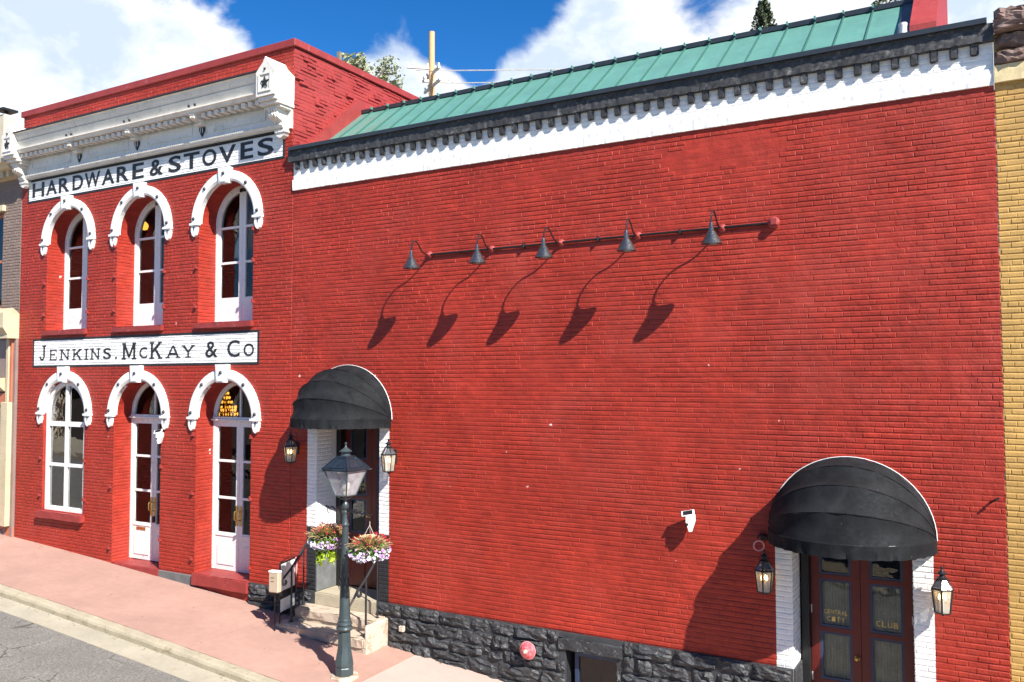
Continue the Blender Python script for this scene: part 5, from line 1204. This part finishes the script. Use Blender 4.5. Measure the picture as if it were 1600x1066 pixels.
rfm = MB(); e = HE + .025
for k in range(4):
    a, b_ = sq[k], sq[(k + 1) % 4]; L = lambda p, h, z: (p[0] * h, p[1] * h, z)
    rfm.quad(L(a, e, ZE), L(b_, e, ZE), L(b_, e, ZE + .022), L(a, e, ZE + .022)); rfm.quad(L(a, e, ZE + .022), L(b_, e, ZE + .022), L(b_, HT, ZT), L(a, HT, ZT)); rfm.quad(L(a, e, ZE), L(b_, e, ZE), L(b_, HE - .02, ZE), L(a, HE - .02, ZE))
    rfm.tube([L(a, e + .004, ZE + .024), L(a, HT + .004, ZT + .003)], .010, 4)
    rfm.tube([L(a, HT, ZT), L(b_, HT, ZT)], .010, 4)
    # raised border of each roof face
    mid = lambda u, v: Vector(L(a, e + (HT - e) * v, ZE + .022 + (ZT - ZE - .022) * v)).lerp(Vector(L(b_, e + (HT - e) * v, ZE + .022 + (ZT - ZE - .022) * v)), u)
    nn = Vector((a[0] + b_[0], a[1] + b_[1], 1.6)).normalized() * .006
    rfm.tube([mid(.14, .14) + nn, mid(.86, .14) + nn, mid(.82, .86) + nn, mid(.18, .86) + nn, mid(.14, .14) + nn], .005, 4)
obj('lantern_roof', rfm, m_lamproof, t)
obj('chimney_cap', MB().lathe([(.075, ZT), (.075, ZT + .02), (.06, ZT + .03), (.055, ZT + .06), (.092, ZT + .068), (.095, ZT + .078), (.06, ZT + .10), (.028, ZT + .125), (.014, ZT + .14), (.010, ZT + .165), (.019, ZT + .18), (.019, ZT + .195), (.001, ZT + .21)], (0, 0, 0), 20), m_lampgreen, t, smooth=True)
obj('lamp_globe', MB().lathe([(.03, ZB_), (.035, ZB_ + .05), (.03, ZB_ + .06), (.062, ZB_ + .10), (.07, ZB_ + .15), (.055, ZB_ + .20), (.03, ZB_ + .235), (.001, ZB_ + .24)], (0, 0, 0), 16), m_frost, t, smooth=True)
# ------------------------------------------------------------------ hanging flower baskets
leafd = leaf_mat('green basket foliage', (0.13, 0.24, 0.05)); leaflime = leaf_mat('lime trailing vine', (0.30, 0.42, 0.02)); straw = leaf_mat('dry straw grass', (0.62, 0.46, 0.24), .2)
ptred = leaf_mat('dark red petals', (0.33, 0.02, 0.03)); ptwhite = leaf_mat('white petals', (0.75, 0.73, 0.76), .08); ptpurp = leaf_mat('purple petals', (0.50, 0.30, 0.55), .2); ptor = leaf_mat('orange petals', (0.55, 0.12, 0.04))
m_eye = mat('dark flower eye', (.06, .01, .08), .6, flat=True)
def dots(pts, size, R, flat_n=None):
    b = MB()
    for p in pts:
        n = Vector((R.uniform(-1, 1), R.uniform(-1.2, .4), R.uniform(-.4, 1))).normalized(); a = n.orthogonal().normalized(); a.rotate(Matrix.Rotation(R.uniform(0, 6.28), 3, n)); c_ = n.cross(a); s_ = size * R.uniform(.7, 1.2)
        ring = [p + (a * math.cos(2 * PI * k / 10) + c_ * math.sin(2 * PI * k / 10)) * s_ * (1 if k % 2 else .72) for k in range(10)]
        i = len(b.v); b.v += [tuple(q) for q in ring] + [tuple(p - n * s_ * .35)]; b.f += [(i + k, i + (k + 1) % 10, i + 10) for k in range(10)]
    return b
def leaves(pts, size, R):
    b = MB()
    for p in pts:
        n = Vector((R.uniform(-1, 1), R.uniform(-1, 1), R.uniform(-.6, 1))).normalized(); a = n.orthogonal().normalized(); a.rotate(Matrix.Rotation(R.uniform(0, 6.28), 3, n)); c_ = n.cross(a); s_ = size * R.uniform(.6, 1.3)
        b.quad(p - a * s_, p - c_ * s_ * .45 + n * s_ * .15, p + a * s_, p + c_ * s_ * .45 + n * s_ * .15)
    return b
def basket(loc, label, lime, seed):
    R = random.Random(seed)
    t = thing('hanging_basket', label, 'flower basket', loc, 0, 'hanging flower baskets on the street lamp')
    H = .36
    obj('hanger_wire', MB().tube([(0, 0, H), (.0, 0, H - .05)], .004, 4).tube([(0, 0, H - .05), (.17, 0, 0)], .003, 4).tube([(0, 0, H - .05), (-.10, .14, 0)], .003, 4).tube([(0, 0, H - .05), (-.10, -.14, 0)], .003, 4), m_polegrey, t)
    obj('bowl', MB().lathe([(.03, -.16), (.11, -.13), (.165, -.06), (.18, 0)], (0, 0, 0), 18), m_bark, t, smooth=True)
    def dome(n, rx, rz, z0, lo=-.3, hi=1.0, shell=.75):
        o_ = []
        for _ in range(n):
            a = R.uniform(0, 2 * PI); e_ = math.asin(R.uniform(lo, hi)); r = R.uniform(shell, 1.0); o_.append(Vector((rx * r * math.cos(a) * math.cos(e_), rx * r * math.sin(a) * math.cos(e_), z0 + rz * r * math.sin(e_))))
        return o_
    q = obj('foliage', leaves(dome(900, .28, .17, -.03, -.9, .7, .5), .026, R), leafd, t, fix=False); q['kind'] = 'stuff'
    g = MB()
    for _ in range(900):
        a = R.uniform(0, 2 * PI); l_ = R.uniform(.16, .31); tl = R.uniform(.1, 1.25); p0 = Vector((R.uniform(-.06, .06), R.uniform(-.06, .06), -.02)); d = Vector((math.cos(a) * math.sin(tl), math.sin(a) * math.sin(tl), math.cos(tl) * .75))
        s2 = Vector((-math.sin(a), math.cos(a), 0)) * .0045; m1 = p0 + d * l_ * .6; e1 = p0 + d * l_ + Vector((math.cos(a), math.sin(a), -1)) * .03
        g.quad(p0 - s2, p0 + s2, m1 + s2, m1 - s2); g.quad(m1 - s2, m1 + s2, e1 + s2 * 2.0, e1 - s2 * 2.0)
    q = obj('straw_grass', g, straw, t, fix=False); q['kind'] = 'stuff'
    q = obj('red_flowers', dots(dome(60, .27, .17, .05, .1, .95, .85), .018, R), ptred, t, fix=False); q['kind'] = 'stuff'
    q = obj('orange_flowers', dots(dome(22, .24, .15, .04, .0, .8, .85), .014, R), ptor, t, fix=False); q['kind'] = 'stuff'
    wp = [p for p in dome(230, .29, .15, -.06, -.8, .15, .88)]
    q = obj('white_flowers', dots([p for p in wp if p.x < .12 or R.random() < .5], .026, R), ptwhite, t, fix=False); q['kind'] = 'stuff'
    pp = [p for p in dome(120, .30, .17, -.05, -.6, .35, .9) if p.x > 0.03 or R.random() < .15]
    q = obj('purple_flowers', dots(pp, .027, R), ptpurp, t, fix=False); q['kind'] = 'stuff'
    q = obj('flower_eyes', dots([p + Vector((0, -.006, .004)) for p in pp + wp[::5]], .006, R), m_eye, t, fix=False); q['kind'] = 'stuff'
    if lime:
        L = []
        for s_ in range(9):
            a = R.uniform(-2.3, -.3); x0_, y0_ = .15 * math.cos(a), .15 * math.sin(a)
            for k in range(34):
                f = k / 34; L.append(Vector((.02 + x0_ * (1 + .25 * f) + R.uniform(-.025, .025), y0_ * (1 + .2 * f) + R.uniform(-.025, .025), -.05 - f * R.uniform(.2, .36))))
        q = obj('trailing_vine', leaves(L, .046, R), leaflime, t, fix=False); q['kind'] = 'stuff'
    return t
basket((LX - .47 * ca, LY - .47 * sa, LZ + ZA - .08 - .36), 'hanging flower basket with lime green trailing vine, left of the lamp post', True, 3)
basket((LX + .62 * ca, LY + .62 * sa, LZ + ZA - .08 - .37), 'hanging flower basket full of straw grass and purple flowers, right of the lamp post', False, 8)
# ------------------------------------------------------------------ railings
def rail(x, label, scroll_in):
    t = thing('handrail', label, 'handrail', (x, 0, 0), 0, 'iron handrails beside the entrance steps')
    y0, y1 = -.44, -.16; z0, z1 = .975, 1.19
    obj('post', MB().tube([(0, y0, z0 - .01), (0, y0, 1.86)], .017, 8), m_rail, t, smooth=True)
    obj('post', MB().tube([(0, y1, z1 - .01), (0, y1, 2.14)], .013, 8), m_rail, t, smooth=True)
    obj('foot_plate', MB().lathe([(.045, 0), (.045, .012), (.02, .03)], (0, y0, z0 - .002), 10), m_rail, t); obj('foot_plate', MB().lathe([(.038, 0), (.038, .012), (.018, .025)], (0, y1, z1 - .002), 10), m_rail, t)
    sc_ = [(0, -.66 - .03 * math.cos(a), 1.66 + .045 * math.sin(a)) for a in np.linspace(2.4, -2.6, 12)] if False else []
    pts = [(0, -.575, 1.685), (0, -.555, 1.655), (0, -.585, 1.625), (0, -.635, 1.63), (0, -.655, 1.68), (0, -.63, 1.73), (0, -.55, 1.79), (0, -.44, 1.87), (0, -.16, 2.15), (0, -.02, 2.29)]
    sp = [Vector(pts[0])]
    for i in range(len(pts) - 1):
        for k in range(1, 5): sp.append(Vector(pts[i]).lerp(Vector(pts[i + 1]), k / 4))
    for _ in range(3): sp = [sp[0]] + [(sp[i - 1] + sp[i] * 2 + sp[i + 1]) / 4 for i in range(1, len(sp) - 1)] + [sp[-1]]
    obj('top_rail', MB().tube(sp, .019, 8), m_rail, t, smooth=True)
    return t
rail(-10.30, 'black iron handrail with scrolled end beside the board sign, left of the steps', 1)
rail(-8.72, 'black iron handrail with scrolled end on the right of the stone steps', 1)
# ------------------------------------------------------------------ flyer box and board sign
gzf = gz(-10.41, -.73)
t = thing('flyer_box', 'tan flyer box with two dark slots on a thin black stake beside the steps', 'flyer box', (-10.38, -.73, gzf), .1)
obj('stake', MB().box(-.008, .008, -.008, .008, -.02, .66), m_iron, t); obj('box', MB().box(-.10, .10, -.05, .05, .62, .96, .018), m_tan, t); obj('lid', MB().box(-.105, .105, -.056, .05, .94, .975, .012), m_white, t)
obj('slot', MB().box(-.05, .02, -.053, -.049, .86, .868).box(-.05, .015, -.053, -.049, .80, .808), m_iron, t); obj('base_bracket', MB().box(-.04, .04, -.02, .02, .60, .63), m_iron, t)
t = thing('board_sign', 'white framed board sign with black cross band and pink ribbon standing left of the steps', 'sign', (-10.42, -.60, gz(-10.45, -.5)), math.radians(106.5))
def bs(x0, x1, z0, z1, m_, nm, y0=-.012, y1=.012): return obj(nm, MB().box(x0, x1, y0, y1, z0, z1, .002), m_, t)
bs(.03, .53, .58, 1.03, m_white, 'upper_panel', -.006, .006); bs(.03, .53, .24, .45, m_white, 'lower_panel', -.006, .006); bs(.03, .53, .452, .575, m_iron, 'cross_band')
obj('frame', MB().box(.012, .03, -.010, .010, .0, 1.05).box(.53, .548, -.010, .010, 0, 1.05).box(.03, .53, -.010, .010, 1.03, 1.05).box(.03, .53, -.010, .010, .19, .235).tube([(.0, 0, 1.05), (.28, 0, 1.10), (.56, 0, 1.05)], .008, 5), m_iron, t)
b = MB(); b.tube([(.36 + .05 * math.cos(a), -.014, .80 + .06 * math.sin(a)) for a in np.linspace(PI, 2 * PI, 9)], .004, 4).box(.10, .14, -.014, -.0065, .66, .72).box(.20, .22, -.014, -.0065, .66, .72); obj('logo', b, m_grayblock, t)
rb = MB(); rb.quad((.50, -.02, 1.06), (.56, -.03, 1.04), (.60, -.03, .78), (.56, -.02, .80)).quad((.52, -.03, 1.05), (.55, -.045, 1.02), (.53, -.04, .70), (.50, -.03, .74)); obj('ribbon', rb, m_pink, t)
# ------------------------------------------------------------------ inside pieces
t = thing('chandelier', 'amber crystal chandelier glowing behind the right fanlight', 'chandelier', (-13.55, 1.0, 4.30))
b = MB()
R = random.Random(2)
for (r, z, n) in ((.24, .0, 26), (.20, .08, 22), (.21, .14, 24), (.13, .24, 16), (.09, .33, 12), (.06, .42, 10), (.04, .50, 8)):
    for k in range(n):
        a = 2 * PI * k / n + R.uniform(-.1, .1); c_ = Vector((r * math.cos(a), r * math.sin(a), z)); s_ = R.uniform(.014, .024)
        b.lathe([(.001, s_ * 1.6), (s_ * .8, .3 * s_), (.001, -s_ * 1.8)], c_, 4, cap=False)
q = obj('crystals', b, m_crystal, t); q['kind'] = 'stuff'
obj('stem', MB().tube([(0, 0, 0), (0, 0, .9)], .02, 8), m_brass, t); obj('ring_frame', MB().lathe([(.19, -.01), (.2, 0), (.19, .02)], (0, 0, 0), 16), m_brass, t)
t = thing('table_lamp', 'cream shaded lamp behind the right upper window', 'lamp', (-12.72, .72, 7.60))
obj('shade', MB().lathe([(.22, -.26), (.20, .0), (.15, .14)], (0, 0, 0), 20), m_frost, t, smooth=True); obj('stem', MB().tube([(0, 0, -1.85), (0, 0, -.2)], .02, 8), m_brass, t); obj('base', MB().lathe([(.14, -1.9), (.12, -1.86), (.03, -1.82)], (0, 0, 0), 14), m_brass, t)
t = thing('glass_pendant', 'small amber glass pendant lamp hanging behind the middle upper window', 'lamp', (-15.95, .85, 8.30))
obj('globe', MB().lathe([(.02, .10), (.07, .05), (.085, .0), (.06, -.07), (.001, -.09)], (0, 0, 0), 14), m_crystal, t, smooth=True); obj('cord', MB().tube([(0, 0, .1), (0, 0, .9)], .006, 5), m_brass, t)
# ------------------------------------------------------------------ things beyond the roofs
t = thing('utility_pole', 'tan wooden utility pole with white crossarms rising behind the green roof', 'utility pole', (-26.3, 26.1, 1.0))
obj('pole', MB().tube([(0, 0, 0), (0, 0, 22.75)], .17, 12, rr=[.2, .155]), m_pole, t, smooth=True)
def xarm(z, ang, half, side):
    b = MB().box(-half, half, -.06, .06, -.07, .07, .01); b.xf(Matrix.Translation((side * math.cos(ang), side * math.sin(ang), z)) @ Matrix.Rotation(ang, 4, 'Z')); o = obj('crossarm', b, m_polegrey, t)
    for k in (-.92, -.5, .5, .92):
        p = Vector((side * math.cos(ang) + k * half * math.cos(ang), side * math.sin(ang) + k * half * math.sin(ang), z + .07))
        obj('insulator', MB().lathe([(.03, 0), (.03, .05), (.06, .07), (.05, .12), (.06, .14), (.03, .19)], p, 8), m_white, o)
xarm(20.45, math.radians(28 - 62), 1.25, -.1); xarm(19.75, math.radians(28 - 62), 1.2, .1)
xarm(20.75, math.radians(40), .75, -.6); xarm(20.05, math.radians(35), .9, .5)
obj('transformer_lug', MB().box(.1, .28, -.12, .12, 17.9, 18.3, .03), m_iron, t); obj('guy_wire', MB().tube([(-.12, -.1, 19.4), (-1.2, -1.0, 12.0)], .022, 5), m_polegrey, t)
pl_n = ['upper arm, right end', 'upper arm, left end', 'lower arm, right end', 'lower arm, left end']
for (z, y) in ((20.62, .9), (20.62, -.9), (19.95, 1.0), (19.95, -.7)):
    p0 = Vector((-26.3 + y * .8, 26.1 + y * .5, 1 + z)); p1 = p0 + Vector((60, 22, 1.5)); 
    o = obj('power_line', MB().tube([p0.lerp(p1, k / 20) - Vector((0, 0, 1.6 * math.sin(PI * k / 20))) for k in range(21)], .014, 4), m_polegrey); tag(o, 'thin pale power line from the utility pole, ' + pl_n.pop(0), 'wire', 'power lines from the utility pole')
t = obj('timber_post', MB().box(-26.70, -26.54, 19.0, 19.16, 1, 20.35), m_bark); tag(t, 'weathered post top showing behind the red parapet', 'post')
# chimney of a house left
t = thing('chimney', 'small buff chimney with a dark cap above the left cornice', 'chimney', (-30.2, 5.8, 0))
obj('stack', MB().box(-.17, .17, -.17, .17, 8.0, 14.3, .02), m_stucco, t); obj('cap', MB().box(-.27, .27, -.27, .27, 14.42, 14.5, .01).box(-.05, .05, -.05, .05, 14.3, 14.42), m_iron, t)
tag(obj('back_building', MB().box(-33, -25, 4.6, 12, 0, 11.2), m_stucco), 'plain pale building behind the left storefront', 'building')
def foliage(cl, size, n, R):
    b = MB()
    for (c_, r) in cl:
        for _ in range(n):
            v = Vector((R.gauss(0, 1), R.gauss(0, 1), R.gauss(0, 1))).normalized() * r * R.uniform(.35, 1) ; p = Vector(c_) + v
            nn = Vector((R.uniform(-1, 1), R.uniform(-1, 1), R.uniform(-1, 1))).normalized(); a = nn.orthogonal().normalized() * size * R.uniform(.6, 1.3); d = nn.cross(a) * .6
            b.quad(p - a, p - d, p + a, p + d)
    return b
lf_asp = leaf_mat('aspen leaves', (0.27, 0.29, 0.16), .3); lf_con = leaf_mat('spruce needles', (0.055, 0.075, 0.035), .3)
R = random.Random(4)
t = thing('aspen_tree', 'sparse pale green aspen tree top above the red side parapet', 'tree', (-39.2, 36, 0))
obj('trunk', MB().tube([(0, 0, 0), (.1, 0, 12), (.0, 0, 20), (.3, 0, 26)], .3, 8, rr=[.45, .35, .22, .05]), m_bark, t, smooth=True)
cl = []
for k in range(60):
    zz = R.uniform(18, 28.0); rr_ = 3.3 if zz < 25.5 else 3.3 * (1 - (zz - 25.5) / 3.6) + .5
    a = R.uniform(0, 6.28); cl.append(((rr_ * R.uniform(.3, 1) * math.cos(a), rr_ * R.uniform(.3, 1) * math.sin(a), zz), R.uniform(.45, .85)))
br = MB()
for c_, r in cl[::2]: br.tube([(.1, 0, c_[2] - 2.2), (c_[0] * .5, c_[1] * .5, c_[2] - .9), c_], .05, 4, rr=[.09, .05, .015])
obj('branches', br, m_bark, t); q = obj('crown', foliage(cl, .14, 95, R), lf_asp, t, fix=False)
t = thing('spruce_tree', 'dark spruce tree top standing beyond the green roof ridge', 'tree', (-14.2, 50, 2))
obj('trunk', MB().tube([(0, 0, 0), (0, 0, 30.2)], .3, 8, rr=[.5, .04]), m_bark, t, smooth=True)
cl = []
for k in range(62):
    zz = 14 + 16.2 * (k / 62); rr_ = (30.6 - zz) * .31 + .12
    for j in range(5):
        a = k * 2.4 + j * 1.26 + R.uniform(-.3, .3)
        for f in (.35, .7, 1.0): cl.append(((rr_ * f * math.cos(a), rr_ * f * math.sin(a), zz - .28 * rr_ * f), .16 + .14 * (1 - f)))
q = obj('crown', foliage(cl, .11, 16, R), lf_con, t, fix=False)
t = thing('bare_shrub_top', 'twiggy tree top with curling wires beside the roof ridge at upper right', 'tree', (-4.3, 32, 0))
obj('trunk', MB().tube([(0, 0, 0), (0, 0, 23.2)], .12, 6, rr=[.2, .05]), m_bark, t); cl = [((R.uniform(-.5, .5), R.uniform(-.5, .5), R.uniform(21, 23.6)), .35) for _ in range(8)]; q = obj('crown', foliage(cl, .1, 60, R), lf_con, t, fix=False)
# ------------------------------------------------------------------ the other side of the street (seen only in the glass)
def opposite(name, label, x0, x1, y0, y1, z0, h, m_, wins):
    t = thing(name, label, 'building', (0, 0, 0))
    obj('wall', MB().box(x0, x1, y0, y1, z0, h), m_, t)
    obj('roof_cap', MB().box(x0 - .1, x1 + .1, y1 - .3, y1 + .15, h, h + .25), m_cream, t)
    for (wx, wz) in wins:
        w = obj('window', MB().box(wx - .6, wx + .6, y1 - .02, y1 + .04, wz, wz + 1.7), m_cream, t); obj('pane', MB().quad((wx - .5, y1 + .05, wz + .1), (wx + .5, y1 + .05, wz + .1), (wx + .5, y1 + .05, wz + 1.6), (wx - .5, y1 + .05, wz + 1.6)), m_iron, w)
opposite('opposite_block', 'dark brown brick block across the street, seen only in window reflections', -29, -13, -27, -17.0, -.5, 8.0, m_brown, [(-27.5 + 3 * k, z) for k in range(5) for z in (2.2, 6.2)])
opposite('opposite_shop', 'low beige shop across the street, seen only in door reflections', -11.5, 9, -24, -14.5, -2.5, 5.2, m_stucco, [(-9 + 3 * k, 1.2) for k in range(6)])
t = thing('stucco_house', 'beige stucco house with an added garage, reflected in the lower left window', 'building')
obj('wall', MB().box(-50, -41, -14.75, -13.0, 0, 9).box(-50, -41, -22, -14.75, 4.6, 9), m_stucco, t); obj('dark_box', MB().box(-49.5, -41.6, -21.8, -14.75, 0, 4.6), m_inside, t); obj('downpipe_and_shadow', MB().tube([(-40.9, -14.5, 1), (-40.9, -14.5, 5.5)], .06, 6).tube([(-40.92, -13.0, 6.0), (-40.92, -14.4, 3.6)], .06, 6), m_brown, t)  # dark box added to darken the reflection; slanting tube models the diagonal shadow
print('objects', len(bpy.data.objects), 'tris ~', sum(len(o.data.polygons) for o in bpy.data.objects if o.type == 'MESH'))
